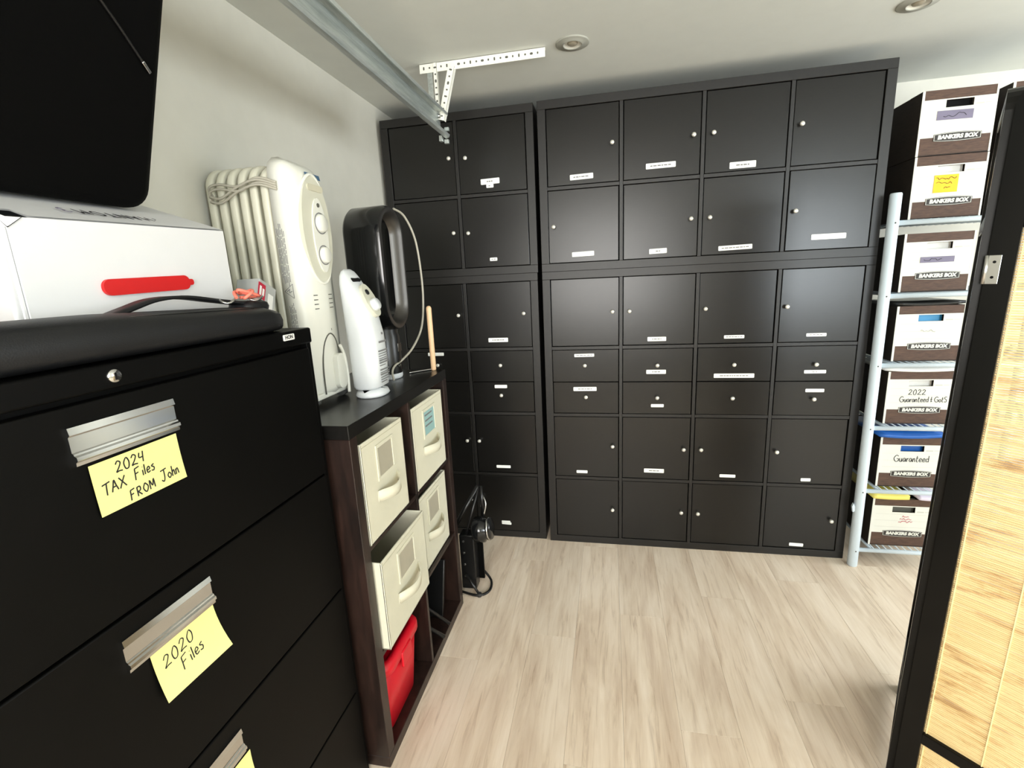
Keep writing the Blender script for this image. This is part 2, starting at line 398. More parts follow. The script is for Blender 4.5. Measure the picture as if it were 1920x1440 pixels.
def cabinet(label, x0, y0, z0, W, H, cols, rows, drawers, knobs, labels, tilt=0):
    """knobs: {(col,row[,half]): (x,z)}  labels: {(col,row[,half]): [(x,z,w,h,txt,roll)]} in world x,z; row 0 at the bottom"""
    t = thing('storage_cabinet', label, 'cabinet', (x0+W/2, y0, z0), (0, 0, tilt), 'black-brown cabinet units along the back wall')
    D, to, ti = .39, .038, .016; cw = (W-2*to-(cols-1)*ti)/cols; chh = (H-2*to-(rows-1)*ti)/rows
    lx = -W/2
    link('side_panel', MB().box((lx, 0, to), (lx+to, D, H-to), .0012, seg=1), 'black_brown_frame', t)
    link('side_panel', MB().box((-lx-to, 0, to), (-lx, D, H-to), .0012, seg=1), 'black_brown_frame', t)
    link('top_panel', MB().box((lx, 0, H-to), (-lx, D, H), .0012, seg=1), 'black_brown_frame', t)
    link('bottom_panel', MB().box((lx, 0, 0), (-lx, D, to), .0012, seg=1), 'black_brown_frame', t)
    link('back_panel', MB().box((lx+to, D-.008, to), (-lx-to, D-.002, H-to)), 'black_brown_frame', t)
    for c in range(1, cols):
        x_ = lx+to+c*cw+(c-1)*ti; link('divider', MB().box((x_, .001, to), (x_+ti, D-.008, H-to), .001, seg=1), 'black_brown_frame', t)
    for r_ in range(1, rows):
        z_ = to+r_*chh+(r_-1)*ti
        for c in range(cols):
            x_ = lx+to+c*(cw+ti); link('shelf', MB().box((x_, .001, z_), (x_+cw, D-.008, z_+ti), .001, seg=1), 'black_brown_frame', t)
    R = random.Random(int(1000*(W+H+x0*3+9)))
    for c in range(cols):
        for r_ in range(rows):
            cx = lx+to+c*(cw+ti)+cw/2; cz = to+r_*(chh+ti)+chh/2
            halves = [(0, cz, chh-.005)] if r_ not in drawers else [(1, cz+chh/4, chh/2-.0035), (0, cz-chh/4, chh/2-.0035)]
            for hf, zc, hh in halves:
                key = (c, r_, hf) if r_ in drawers else (c, r_)
                dy = .002+R.uniform(-.003, .0035); yaw = R.uniform(-.35, .35); rol = R.uniform(-.12, .12)
                d = link('drawer' if r_ in drawers else 'door', door_mesh(cw-.006, hh), 'black_brown', t, T(cx+R.uniform(-.001, .001), dy, zc) @ RZ(yaw) @ RY(rol))
                if key in knobs:
                    kx, kz = knobs[key]; link('knob', KN, 'knob_metal', d, T(kx-(x0+W/2)-cx, .0002, kz-z0-zc) @ RX(90))
                for (sx, sz, sw, sh, tx, ro) in labels.get(key, []):
                    link('label_sticker', sticker_mesh(sw, sh, tx), ['sticker', 'print_grey'], d, frame((sx-(x0+W/2)-cx, -.0003, sz-z0-zc), '-y', ro))
    return t
WB, HT = 1.47, .77
cabinet('wide black-brown lower cabinet standing on the floor, four doors across with a row of drawers', 0, 0, 0, 1.47, 1.47, 4, 4, {2},
  {(0,3):(.341,1.266),(1,3):(.422,1.265),(2,3):(.772,1.265),(3,3):(1.122,1.263),(0,2,1):(.205,1.0),(1,2,1):(.558,.997),(2,2,1):(.909,.996),(3,2,1):(1.263,.994),
   (0,2,0):(.208,.834),(1,2,0):(.56,.832),(2,2,0):(.91,.831),(3,2,0):(1.267,.828),(0,1):(.342,.57),(1,1):(.694,.562),(2,1):(.776,.562),(3,1):(1.127,.56),
   (0,0):(.341,.211),(1,0):(.692,.213),(2,0):(.774,.212),(3,0):(1.396,.206)},
  {(1,3):[(.554,1.125,.088,.021,.5,0)],(2,3):[(.908,1.128,.09,.016,.8,0)],(3,3):[(1.259,1.13,.084,.015,.7,0)],(0,2,1):[(.202,1.05,.1,.016,.8,.6)],(1,2,1):[(.554,.962,.094,.021,.4,0)],
   (2,2,1):[(.914,.94,.182,.021,.7,0)],(3,2,1):[(1.266,.957,.093,.016,.3,0)],(0,2,0):[(.203,.874,.118,.021,.6,.5)],(1,2,0):[(.563,.788,.062,.016,0,0)],(3,2,0):[(1.273,.867,.08,.016,0,0)],
   (0,1):[(.182,.419,.058,.016,0,0)],(1,1):[(.553,.437,.1,.022,.5,0)],(2,1):[(.91,.421,.075,.016,0,0)],(3,1):[(1.271,.414,.044,.016,0,1)],(3,0):[(1.254,.059,.065,.017,0,-1)]})
cabinet('wide black-brown upper cabinet with eight doors stacked on the wide lower cabinet', 0, 0, 1.47, 1.47, .77, 4, 2, set(),
  {(0,1):(.341,2.029),(1,1):(.693,2.027),(2,1):(.776,2.028),(3,1):(1.127,2.027),(0,0):(.066,1.679),(1,0):(.692,1.675),(2,0):(.774,1.675),(3,0):(1.125,1.677)},
  {(0,1):[(.2,1.898,.108,.024,.7,1)],(1,1):[(.557,1.916,.13,.024,.7,.5)],(2,1):[(.904,1.889,.108,.027,.5,0)],(0,0):[(.204,1.547,.106,.022,0,1)],(1,0):[(.551,1.541,.08,.023,.25,1)],
   (2,0):[(.891,1.538,.144,.021,.8,1)],(3,0):[(1.271,1.563,.138,.023,0,0)]})
XU = -.79
cabinet('narrow black-brown lower cabinet two doors wide beside the dark cube shelf', XU-.004, .012, 0, .77, 1.47, 2, 4, {2},
  {(0,3):(-.446,1.271),(1,3):(-.1,1.271),(0,2,1):(-.583,1.007),(1,2,1):(-.236,1.004),(0,2,0):(-.585,.84),(1,2,0):(-.239,.84),(0,1):(-.445,.582),(1,1):(-.378,.58),(1,0):(-.381,.247),(0,0):(-.446,.23)},
  {(1,3):[(-.244,1.136,.105,.022,.6,0)],(0,2,1):[(-.595,1.065,.09,.018,0,0)],(1,2,0):[(-.243,.885,.068,.018,0,0)],(1,1):[(-.253,.427,.08,.016,0,0)],(1,0):[(-.255,.092,.05,.016,0,0),(-.252,.084,.055,.014,0,-2)]})
cabinet('narrow black-brown upper cabinet with four doors behind the end of the metal track', XU, .01, 1.47, .77, .77, 2, 2, set(),
  {(0,1):(-.441,2.033),(1,1):(-.355,2.027),(0,0):(-.441,1.683),(1,0):(-.363,1.678)},
  {(1,1):[(-.241,1.915,.094,.026,.35,1),(-.243,1.894,.036,.017,.4,0)],(1,0):[(-.244,1.546,.038,.016,.6,0)]})

# ================================================================== DARK WALNUT CUBE SHELF AND WHAT IS IN IT
SX, SY0, SY1, SH = -.3355, -1.35, -.58, 1.097
SD, so, si = .39, .038, .016
scw = (SY1-SY0-2*so-si)/2; sch = (SH-2*so-2*si)/3
t = thing('cube_shelf', 'dark walnut cube shelf with six openings holding cream fabric bins', 'shelf', (SX-SD/2, (SY0+SY1)/2, 0))
hx, hy = SD/2, (SY1-SY0)/2
link('side_panel', MB().box((-hx, -hy, so), (hx, -hy+so, SH-so), .0015, seg=1), 'walnut', t)
link('side_panel', MB().box((-hx, hy-so, so), (hx, hy, SH-so), .0015, seg=1), 'walnut', t)
link('top_panel', MB().box((-hx, -hy, SH-so), (hx, hy, SH), .0015, seg=1), 'black_brown', t)
link('bottom_panel', MB().box((-hx, -hy, 0), (hx, hy, so), .0015, seg=1), 'walnut', t)
link('divider', MB().box((-hx, -si/2, so), (hx-.001, si/2, SH-so), .001, seg=1), 'walnut', t)
for r_ in (1, 2):
    z_ = so+r_*sch+(r_-1)*si
    for s_ in (-1, 1):
        y_ = si/2 if s_ > 0 else -hy+so
        link('shelf', MB().box((-hx, y_, z_), (hx-.001, y_+scw, z_+si), .001, seg=1), 'walnut', t)
row_z = [so, so+sch+si, so+2*(sch+si)]
def fabric_bin(label, xf, yc, z, w_, h_, d_, rz, card, ry=0):
    """front faces +x; origin at the middle of the front lower edge"""
    t = thing('fabric_bin', label, 'storage bin', (xf, yc, z+.001), (0, ry, rz), 'cream fabric bins in the cube shelf')
    k = .006; mb = MB()
    def wall(lo, hi): mb.box(lo, hi, .002, 0)
    wall((-k, -w_/2, 0), (0, w_/2, h_)); wall((-d_, -w_/2, 0), (-d_+k, w_/2, h_)); wall((-d_, -w_/2, 0), (0, -w_/2+k, h_)); wall((-d_, w_/2-k, 0), (0, w_/2, h_)); wall((-d_, -w_/2, 0), (0, w_/2, k))
    b = link('body', mb, 'linen', t)
    # hem line along the rim and edges
    hm = MB()
    for z_ in (h_-.012,): hm.box((-.0005, -w_/2+.004, z_), (.0012, w_/2-.004, z_+.0012), 0)
    link('hem_seam', hm, 'linen_inner', b)
    F = frame((0, 0, 0), '+x'); pw, ph, pz = w_*.34, h_*.29, h_*.72
    fr = MB(); fw = .011
    for lo, hi in (((-pw/2-fw, pz-ph/2-fw), (pw/2+fw, pz-ph/2)), ((-pw/2-fw, pz+ph/2), (pw/2+fw, pz+ph/2+fw)), ((-pw/2-fw, pz-ph/2), (-pw/2, pz+ph/2)), ((pw/2, pz-ph/2), (pw/2+fw, pz+ph/2))):
        fr.box((lo[0], lo[1], 0), (hi[0], hi[1], .0035), .001, mat=F, seg=1)
    p = link('label_pocket', fr, 'linen', t)
    cm = MB().box((-pw/2, pz-ph/2, 0), (pw/2, pz+ph/2, .0015), 0, mat=F)
    if card == 'pocket_blue':
        for i in range(3): cm.box((-pw*.4, pz+ph*.3-i*.02, .0015), (pw*.3, pz+ph*.3-i*.02+.006, .0018), 0, 1, F)
    link('label_card', cm, [card, 'print_grey'], p)
    pts = [(0, -w_*.25, h_*.40), (.012, -w_*.2, h_*.405), (.026, -w_*.1, h_*.40), (.03, 0, h_*.398), (.026, w_*.1, h_*.41), (.012, w_*.2, h_*.425), (0, w_*.25, h_*.43)]
    sp = spline(pts, 4); hb = MB(); hw = .017
    for i in range(len(sp)-1):
        a_, b_ = sp[i], sp[i+1]
        for off in (0,):
            q = [(a_.x, a_.y, a_.z-hw), (b_.x, b_.y, b_.z-hw), (b_.x, b_.y, b_.z+hw), (a_.x, a_.y, a_.z+hw)]
            q2 = [(x_+.003, y_, z_) for x_, y_, z_ in q]
            hb.add(q+q2, [(3,2,1,0),(4,5,6,7),(0,1,5,4),(2,3,7,6)], 0, True)
    link('handle', hb, 'linen', t)
    return t
ZR = row_z
fabric_bin('cream fabric bin with a grey card, top row nearest the file cabinet', SX+.004, -1.176, ZR[2], .268, .3, .28, 0, 'pocket_card')
fabric_bin('cream fabric bin with a pale blue card in its pocket', SX+.002, -.806, ZR[2], .3, .3, .28, 0, 'pocket_blue')
fabric_bin('cream fabric bin set back in the middle row at the far end', SX-.012, -.80, ZR[1], .3, .3, .28, 0, 'pocket_card')
fabric_bin('cream fabric bin pulled slightly out of the middle row above the red tote', SX+.022, -1.1425, ZR[1], .322, .288, .28, 0, 'pocket_card')
# red tote
t = thing('storage_tote', 'red plastic tote with a lid in the bottom row of the cube shelf', 'tote', (SX-.15, -1.165, so+.001))
def taper_rings(spec, r=.03):
    out = []
    for (w_, d_, z_) in spec: out.append([(x_, y_, z_) for x_, y_ in rrect(w_, d_, r, 4)])
    return out
link('body', MB().loft(taper_rings([(.235, .215, 0), (.27, .25, .225)])), 'red_tote', t)
lid = link('lid', MB().loft(taper_rings([(.285, .262, .221), (.295, .27, .225), (.295, .27, .25), (.28, .255, .263), (.25, .225, .263), (.245, .22, .255)], .045)), 'red_tote', t)
link('latch', MB().box((.143, -.035, .185), (.152, .035, .24), .004), 'red_tote', t)
# folded black stand in the bottom far cube
t = thing('folded_stand', 'folded black metal stand lying in the bottom far cube of the shelf', 'stand', (SX-.17, -.80, so+.001))
link('panel', MB().box((-.15, .06, 0), (.13, .075, .24), .003, mat=T(0, 0, .026) @ RX(-18)), 'black_plastic', t)
link('rod', MB().tube([(-.14, -.02, .27), (.175, .02, .012)], .007), 'black_plastic', t)
link('rod', MB().tube([(-.1, -.09, .20), (.178, -.055, .012)], .008), 'black_plastic', t)
link('hinge_plate', MB().box((-.05, -.10, .07), (.03, -.085, .15), .003, mat=RX(10)), 'black_plastic', t)
for p in ((.0, -.105, .13), (-.06, -.095, .16)): link('bolt', MB().cyl(.006, .012, 10, mat=T(*p) @ RX(90)), 'steel', t)

# ---- black bracket on the floor beyond the shelf
t = thing('steel_bracket', 'black steel mounting bracket with a round clamp standing on the floor beyond the cube shelf', 'bracket', (-.345, -.43, 0))
link('post', MB().box((-.02, -.06, .012), (.05, .0, .29), .003), 'black_plastic', t)
link('back_plate', MB().box((.02, -.0, .03), (.075, .012, .30), .002), 'file_metal', t)
link('strut', MB().tube([(-.06, -.04, .29), (.06, .03, .50)], .011, 6), 'black_plastic', t)
link('strut', MB().tube([(.01, -.05, .28), (.065, .03, .50)], .007, 6), 'black_plastic', t)
link('strut', MB().tube([(.075, .03, .50), (.085, .01, .36)], .009, 6), 'black_plastic', t)
cl = link('clamp', MB().lathe([(0, 0), (.05, 0), (.06, .01), (.06, .05), (.048, .06), (.048, .085), (0, .085)], 24, mat=T(.045, -.02, .30) @ RY(82)), 'black_gloss', t)
link('clamp_ring', MB().lathe([(.049, .07), (.053, .07), (.053, .078), (.049, .078)], 24, mat=T(.045, -.02, .30) @ RY(82)), 'chrome', cl)
link('cable', MB().tube(spline([(.09, .0, .37), (.1, .01, .42), (.08, .03, .45), (.075, .02, .40)], 5), .004), 'steel', t)
link('foot', MB().tube(spline([(-.05, -.07, .008), (.06, -.10, .008), (.11, -.06, .008), (.10, .02, .010), (.05, .05, .05)], 5), .006), 'black_plastic', t)
link('lever', MB().tube([(.0, -.06, .09), (.07, -.095, .012)], .006), 'black_plastic', t)
link('foot_cap', MB().cyl(.011, .016, 12, mat=T(.072, -.097, .003)), 'dark_rubber', t)
for z_ in (.08, .14, .2, .26): link('bolt', MB().cyl(.005, .006, 8, mat=T(.0, -.058, z_) @ RX(90)), 'steel', t)

# ================================================================== LATERAL FILE CABINET
FX, FY1, FH, FW, FD = -.39, -1.368, 1.356, .914, .405
t = thing('file_cabinet', 'black metal lateral file cabinet with four wide drawers and chrome pulls', 'file cabinet', (FX-FD/2, FY1-FW/2, 0))
h_ = FW/2; fx = FD/2
link('body', MB().box((-fx, -h_, 0), (fx-.022, h_, FH-.036), .002).box((fx-.022, -h_, 0), (fx-.006, -h_+.016, FH-.03), .001, seg=1).box((fx-.022, h_-.016, 0), (fx-.006, h_, FH-.03), .001, seg=1), 'file_metal', t)
tp = link('top', MB().box((-fx, -h_, FH-.037), (fx, h_, FH), .004), 'file_metal', t)
link('lock', MB().lathe([(0, .004), (.0085, .004), (.0105, .002), (.0105, -.002)], 20, mat=frame((fx, -1.859-(FY1-h_), FH-.0185), '+x')).box((-.0014, -.006, .004), (.0014, .005, .0045), 0, 1, frame((fx, -1.859-(FY1-h_), FH-.0185), '+x')), ['chrome', 'gap_black'], t)
bd = link('badge', MB().prism(rrect(.038, .0135, .002, 3), 0, .0015, mat=frame((fx, -1.455-(FY1-h_), FH-.0135), '+x')), 'paper_white', t)
link('badge_lettering', text_mesh('HON', .012, .0002, .0004), 'ink', bd, frame((fx+.0016, -1.455-(FY1-h_), FH-.0135), '+x'))
lines = [1.312, .982, .648, .31, .03]
pull = MB()
PWd, PH = .164, .054
prof = [(0, .027), (.004, .027), (.006, .017), (.0025, .014), (.0025, -.008), (.005, -.0095), (.0055, -.012), (.009, -.014), (.0095, -.019), (.006, -.022), (.0055, -.027), (0, -.027)]
# curved profile extruded across the pull
for i in range(len(prof)-1):
    (d0, z0_), (d1, z1_) = prof[i], prof[i+1]
    pull.add([(d0, -PWd/2, z0_), (d0, PWd/2, z0_), (d1, PWd/2, z1_), (d1, -PWd/2, z1_)], [(0, 1, 2, 3)], 0, False)
for s_ in (-1, 1): pull.add([(d_, s_*PWd/2, z_) for d_, z_ in prof], [tuple(range(len(prof)))], 0)
pullm = pull.mesh('handle')
for i in range(4):
    z1_, z0_ = lines[i]-.003, lines[i+1]+.002
    d = link('drawer', MB().box((fx-.022, -h_+.018, z0_), (fx, h_-.018, z1_), .0025), 'file_drawer', t)
    link('handle', pullm, 'chrome', d, T(fx, -1.8575-(FY1-h_), lines[i]-.0575 if i == 0 else lines[i]-.060 if i == 1 else lines[i]-.064))
link('kick_plate', MB().box((fx-.03, -h_+.02, 0), (fx-.02, h_-.02, .03)), 'gap_black', t)
# sticky notes on the drawers
def note(label, rows_, cy, cz, w_, hh, roll, curl, pts=None):
    t = thing('sticky_note', label, 'note', (FX+.0012, cy, cz), (0, 0, 0), 'yellow notes on the file drawers')
    n, mN = 8, 6; vs = []; fs = []
    def surf(u, v):  # u,v in 0..1
        return ((u-.5)*w_, (v-.5)*hh, curl*(1-v)**2*(.4+.6*u)+.0006)
    for k in (0, 1):
        for j in range(mN+1):
            for i in range(n+1):
                p = surf(i/n, j/mN); vs.append((p[0], p[1], p[2]+k*.0004))
    o_ = (n+1)*(mN+1)
    for j in range(mN):
        for i in range(n):
            q = j*(n+1)+i; fs += [(q, q+n+1, q+n+2, q+1), (o_+q, o_+q+1, o_+q+n+2, o_+q+n+1)]
    F = frame((0, 0, 0), '+x', roll)
    link('paper', MB().add(vs, fs, 0, True, F), 'note_yellow', t)
    mb = MB()
    for txt, x_, y_, hgt, sl in rows_: pen(mb, txt, x_, y_, hgt, .0021, sl)
    mb.v = [tuple(F @ Vector((x_, y_, surf(x_/w_+.5, y_/hh+.5)[2]+.0007))) for x_, y_, z_ in mb.v]
    if rows_: link('handwriting', mb, 'ink', t)
note('yellow sticky note reading 2024 TAX Files FROM John on the top file drawer', [('2024', -.036, .0155, .0165, .02), ('TAX', -.061, -.008, .0165, .05), ('Files', -.012, -.006, .0165, .1), ('FROM', -.026, -.032, .0145, .08), ('John', .0265, -.03, .017, .06)], -1.8525, 1.183, .142, .078, .6, .004)
note('yellow sticky note reading 2020 Files on the second file drawer', [('2020', -.047, .012, .021, .12), ('Files', -.022, -.016, .021, .12)], -1.84, .85, .125, .092, 3, .022)
note('yellow sticky note hanging under the lowest visible chrome pull', [], -1.83, .507, .13, .085, -2, .012)

# ================================================================== ON TOP OF THE FILE CABINET
# white drone box with a raised lid
BX0, BY0, BY1, BZ0 = -.525, -1.853, -1.4425, FH+.001
t = thing('carton', 'white cardboard box with a red handle and upside-down lettering on its lid', 'box', (-.665, (BY0+BY1)/2, BZ0))
cy_ = (BY0+BY1)/2; L2 = (BY1-BY0)/2; bh, bb, bd_ = .2205, .3105, .255
def yz(v): return v
x1, x0_ = .14, .14-bd_
mb = MB(); P0 = [(x0_, -L2, 0), (x1, -L2, 0), (x1, L2, 0), (x0_, L2, 0), (x0_, -L2, bb), (x1, -L2, bh-.006), (x1, L2, bh+.006), (x0_, L2, bb)]
mb.add(P0, [(3,2,1,0),(0,1,5,4),(1,2,6,5),(2,3,7,6),(3,0,4,7)], 0)
link('body', mb, 'white_card', t)
# lid: slightly dented sheet resting on the body, with a torn front corner
n, mN = 14, 8; vs = []; fs = []
rl = random.Random(3)
for k in (0, 1):
    for j in range(mN+1):
        for i in range(n+1):
            u, v = i/n, j/mN; z_ = (bh-.006+.012*u)*(1-v)+bb*v+.0002+k*.0022
            if 0 < i < n and 0 < j < mN: z_ += rl.uniform(-.0008, .0004)*k
            vs.append((x1-bd_*v, -L2+2*L2*u, z_))
o_ = (n+1)*(mN+1)
for j in range(mN):
    for i in range(n):
        if i == 0 and j == 0: continue
        q = j*(n+1)+i; fs += [(q, q+n+1, q+n+2, q+1), (o_+q, o_+q+1, o_+q+n+2, o_+q+n+1)]
lid = link('lid', MB().add(vs, fs, 0, True), 'white_card', t)
link('torn_corner', MB().add([(x1+.0015, -L2-.001, bh-.022), (x1+.0015, -L2+.02, bh-.006), (x1-.008, -L2+.022, bh-.002), (x1-.02, -L2, bh-.002)], [(0, 1, 2, 3)]), 'gap_black', t)
slope = math.degrees(math.atan2(bb-bh, bd_))
tm = text_mesh('PHANTOM', .042, .0002, 0, 0, 1.25)
LM = T(x1-.048, .0, bh+.0028+.048*math.tan(math.radians(slope))) @ RY(slope) @ Matrix(((0, 1, 0, 0), (-1, 0, 0, 0), (0, 0, 1, 0), (0, 0, 0, 1)))
link('lettering', tm, 'ink', lid, T(0, .012, .001) @ LM @ Matrix.Diagonal((.68, 1, 1, 1)))
link('lettering', text_mesh('3', .042, .0002), 'tape_purple', lid, T(0, -.088, .001) @ LM @ Matrix.Diagonal((.75, 1, 1, 1)))
hp = rrect(.178, .028, .0135, 6); link('carry_handle', MB().prism(hp, 0, .006, mat=frame((x1+.0005, -1.651-cy_, 1.470-BZ0), '+x', 2.2)).prism(rrect(.014, .012, .005, 4, .092, 0), 0, .005, mat=frame((x1+.0005, -1.651-cy_, 1.470-BZ0), '+x', 2.2)), 'red_plastic', t)
link('end_flap', MB().box((x1-.16, -L2-.016, .0), (x1-.004, -L2-.004, bh-.02), .004).box((x1-.010, -L2-.006, 0), (x1-.002, -L2-.001, bh-.02), .001), 'white_card', t)
link('side_flap', MB().add([(x1-.01, L2+.001, bh-.005), (x1-.02, L2+.004, .02), (x1-.05, L2+.034, .02), (x1-.045, L2+.03, .09)], [(0, 1, 2, 3)]), 'white_card', t)
o = tag(link('carton', MB().box((-.16, -.2, 0), (.0, .0, .17), .002), 'brown_card', None, T(-.57, -1.90, FH+.001)), 'plain brown cardboard carton just showing at the left edge behind the black bag', 'box')
# grey package with a red label beside it
t = thing('product_box', 'flat grey package with a red label propped between the white box and the oil heater', 'package', (-.53, -1.352, FH+.02), (0, 0, 8))
link('body', MB().box((-.06, -.03, 0), (.0, .045, .1), .002, mat=RX(-24)), 'grey_card', t)
F = RX(-24) @ frame((.0003, -.018, .07), '+x')
link('label', MB().box((-.016, -.02, 0), (.014, .02, .001), 0, 0, F), 'label_red', t)
link('label_print', MB().box((-.011, -.012, .001), (-.003, .012, .0014), 0, 0, F).box((.001, -.01, .001), (.009, .008, .0014), 0, 0, F), 'paper_white', t)
link('window', MB().box((-.002, -.05, 0), (.02, -.0, .001), 0, 0, RX(-24) @ frame((.0003, .012, .075), '+x')), 'paper_white', t)
# black soft case standing on the white box
t = thing('soft_case', 'big black padded case with rounded corners standing on the white box by the wall', 'case', (-.67, -1.9, 1.637), (0, 19.4, 0))
ol = []
def arc(cx, cy, r, a0, a1, n=6): return [(cx+r*math.cos(math.radians(a0+(a1-a0)*i/n)), cy+r*math.sin(math.radians(a0+(a1-a0)*i/n))) for i in range(n+1)]
ol = arc(.335, .045, .045, -90, 0)+arc(.33, .54, .05, 0, 90)+arc(-.42, .54, .05, 90, 180)+arc(-.36, .045, .045, 180, 270)
Fc = frame((0, 0, 0), '+x')
rings = [[(x_, y_, z_) for x_, y_ in inset(ol, k)] for k, z_ in ((.02, -.05), (.004, -.042), (0, -.03), (0, .03), (.004, .042), (.02, .05))]
bdy = link('body', MB().loft(rings, 0, Fc), 'case_black', t)
link('zip_seam', MB().tube([tuple(Fc @ Vector((x_, y_, .0))) for x_, y_ in inset(ol, -.001)], .0035, 6, closed=True), 'black_plastic', t)
zp = spline([(.02, .56, .05), (.14, .42, .0525), (.27, .325, .0525), (.345, .265, .0525)], 6)
link('flap_seam', MB().tube([tuple(Fc @ Vector(p)) for p in zp], .0025, 6), 'black_plastic', t)
link('zip_pull', MB().box((-.011, -.003, 0), (.011, .003, .003), .001, mat=Fc @ T(.342, .267, .0525) @ RZ(-40)), 'chrome', t)
# black padded bag lying along the front edge
t = thing('laptop_bag', 'black padded bag with a carry strap lying along the front of the file cabinet top', 'bag', (-.455, -1.82, FH+.001))
rings = []
for k, (y_, sc_) in enumerate(((-.44, .5), (-.43, .85), (-.40, 1), (0, 1.02), (.25, 1), (.33, .95), (.365, .82), (.385, .5))):
    hw, hh = .063*min(1, sc_+.1), .068*sc_ if y_ < .2 else .062*sc_
    ring = []
    for i in range(20):
        a_ = 2*math.pi*i/20; ca, sa = math.cos(a_), math.sin(a_)
        ex = lambda v: math.copysign(abs(v)**.55, v)
        ring.append((ex(ca)*hw-(.012 if sa > 0 else 0)*abs(sa), y_, hh/2+ex(sa)*hh/2))
    rings.append(ring)
link('body', MB().loft(rings), 'bag_black', t)
link('zip_seam', MB().tube(spline([(.04, -.42, .058), (.043, -.2, .06), (.043, .1, .06), (.04, .3, .055)], 5), .0022, 6), 'black_plastic', t)
def strap(pts, wdt, th=.004):
    sp = spline(pts, 5); mb = MB()
    for i in range(len(sp)-1):
        a_, b_ = sp[i], sp[i+1]; k = Vector((wdt/2, 0, 0)); u = Vector((0, 0, th))
        q = [a_-k, b_-k, b_+k, a_+k]; q2 = [p+u for p in q]
        mb.add([tuple(p) for p in q+q2], [(3,2,1,0),(4,5,6,7),(0,1,5,4),(2,3,7,6)], 0, True)
    return mb
link('strap', strap([(-.012, .02, .056), (-.014, .07, .07), (-.016, .12, .082), (-.016, .18, .084), (-.012, .25, .074), (.0, .31, .064)], .034, .006), 'bag_black', t)
link('strap_end', MB().box((-.03, .30, .04), (.03, .372, .068), .014, mat=T(0, 0, .004)), 'bag_black', t)
def ring_path(c, r, n=14, ax='z', sq=1):
    out = []
    for i in range(n):
        a_ = 2*math.pi*i/n; out.append((c[0]+r*math.cos(a_)*sq, c[1]+r*math.sin(a_), c[2]+.004*math.sin(a_*2)))
    return out
ck = link('clip', MB().tube(ring_path((.012, .262, .074), .014), .0025, 6, closed=True), 'steel', t)
link('clip_ring', MB().tube(ring_path((.02, .335, .076), .018, sq=.6), .0022, 6, closed=True), 'steel', ck)
kn = [(.016, .285, .08), (.0, .30, .092), (.012, .325, .085), (.022, .30, .078), (.03, .315, .09), (.012, .335, .094), (.004, .31, .088), (.02, .29, .096), (.028, .33, .084), (.014, .345, .08), (.012, .30, .08)]
link('cord_knot', MB().tube(spline(kn, 5), .0034, 6), 'coral_cord', t)

# ================================================================== ON TOP OF THE CUBE SHELF
# oil-filled radiator
t = thing('oil_heater', 'white oil-filled radiator heater with fins and two dials standing on the cube shelf', 'heater', (-.545, -1.1, SH+.0005))
HB = .045
def fin_rings(xc, top):
    pts = rrect(.165, top-HB-.03, .06, 6, 0, (top+HB+.03)/2)
    R = []
    for k, dx in ((.018, -.006), (.004, -.012), (0, -.006), (0, .006), (.004, .012), (.018, .006)):
        R.append([(xc+dx, y_, z_) for y_, z_ in inset(pts, k)])
    return R
for i in range(6): link('fin', MB().loft(fin_rings(-.057-.0345*i, .695 if i else .69)), 'ivory_enamel', t)
for z_ in (.56, .12): link('oil_pipe', MB().cyl(.014, .19, 14, mat=T(-.245, 0, z_) @ RY(90)), 'ivory_enamel', t)
# control housing: convex front
def hous(xf, yw, z_): # ring at height z
    return [(-.038, -yw, z_), (.0, -yw, z_), (xf*.55, -yw*.9, z_), (xf*.9, -yw*.5, z_), (xf, 0, z_), (xf*.9, yw*.5, z_), (xf*.55, yw*.9, z_), (.0, yw, z_), (-.038, yw, z_)]
link('housing', MB().loft([hous(.03, .08, .03), hous(.036, .086, .05), hous(.036, .086, .3), hous(.036, .086, .55), hous(.036, .085, .62), *[[(x_, y_, z_-max(0, x_+.02)*.6) for x_, y_, z_ in [(max(p[0], xb),)+p[1:] for p in hous(xf, yw, zz)]] for xf, yw, zz, xb in ((.034, .083, .67, -.038), (.03, .076, .692, -.036), (.024, .064, .704, -.031), (.014, .046, .709, -.024))]]), 'white_plastic', t)
Fh = lambda y_, z_: frame((.0345-abs(y_)*.09, y_, z_), '+x')
cp = link('control_panel', MB().prism([(.07*math.cos(a_)+.006, .15*math.sin(a_)) for a_ in [2*math.pi*i/32 for i in range(32)]], -.016, .004, mat=frame((.033, .0, .515), '+x')), 'ivory_panel', t)
link('panel_rim', MB().tube([tuple(frame((.0335, .006, .515), '+x') @ Vector((.071*math.cos(a_), .152*math.sin(a_), .001-.013*abs(math.cos(a_))**3))) for a_ in [2*math.pi*i/36 for i in range(36)]], .005, 8, closed=True), 'white_plastic', cp)
link('panel_inset', MB().prism([(.036*math.cos(a_), .105*math.sin(a_)) for a_ in [2*math.pi*i/28 for i in range(28)]], 0, .0075, mat=frame((.033, .015, .50), '+x')), 'white_plastic', cp)
for z_, r_ in ((.535, .026), (.445, .024)):
    dl = link('dial', MB().lathe([(0, .012), (r_*.8, .012), (r_*.95, .009), (r_, .0)], 22, mat=frame((.0405, .018, z_), '+x')), 'white_plastic', t)
    link('dial_scale', MB().lathe([(r_+.0015, .0012), (r_+.0045, .0012), (r_+.0045, 0)], 22, mat=frame((.0405, .018, z_), '+x')), 'print_grey', dl)
link('indicator', MB().cyl(.006, .002, 12, mat=frame((.0405, .015, .585), '+x')), 'hole_grey', t)
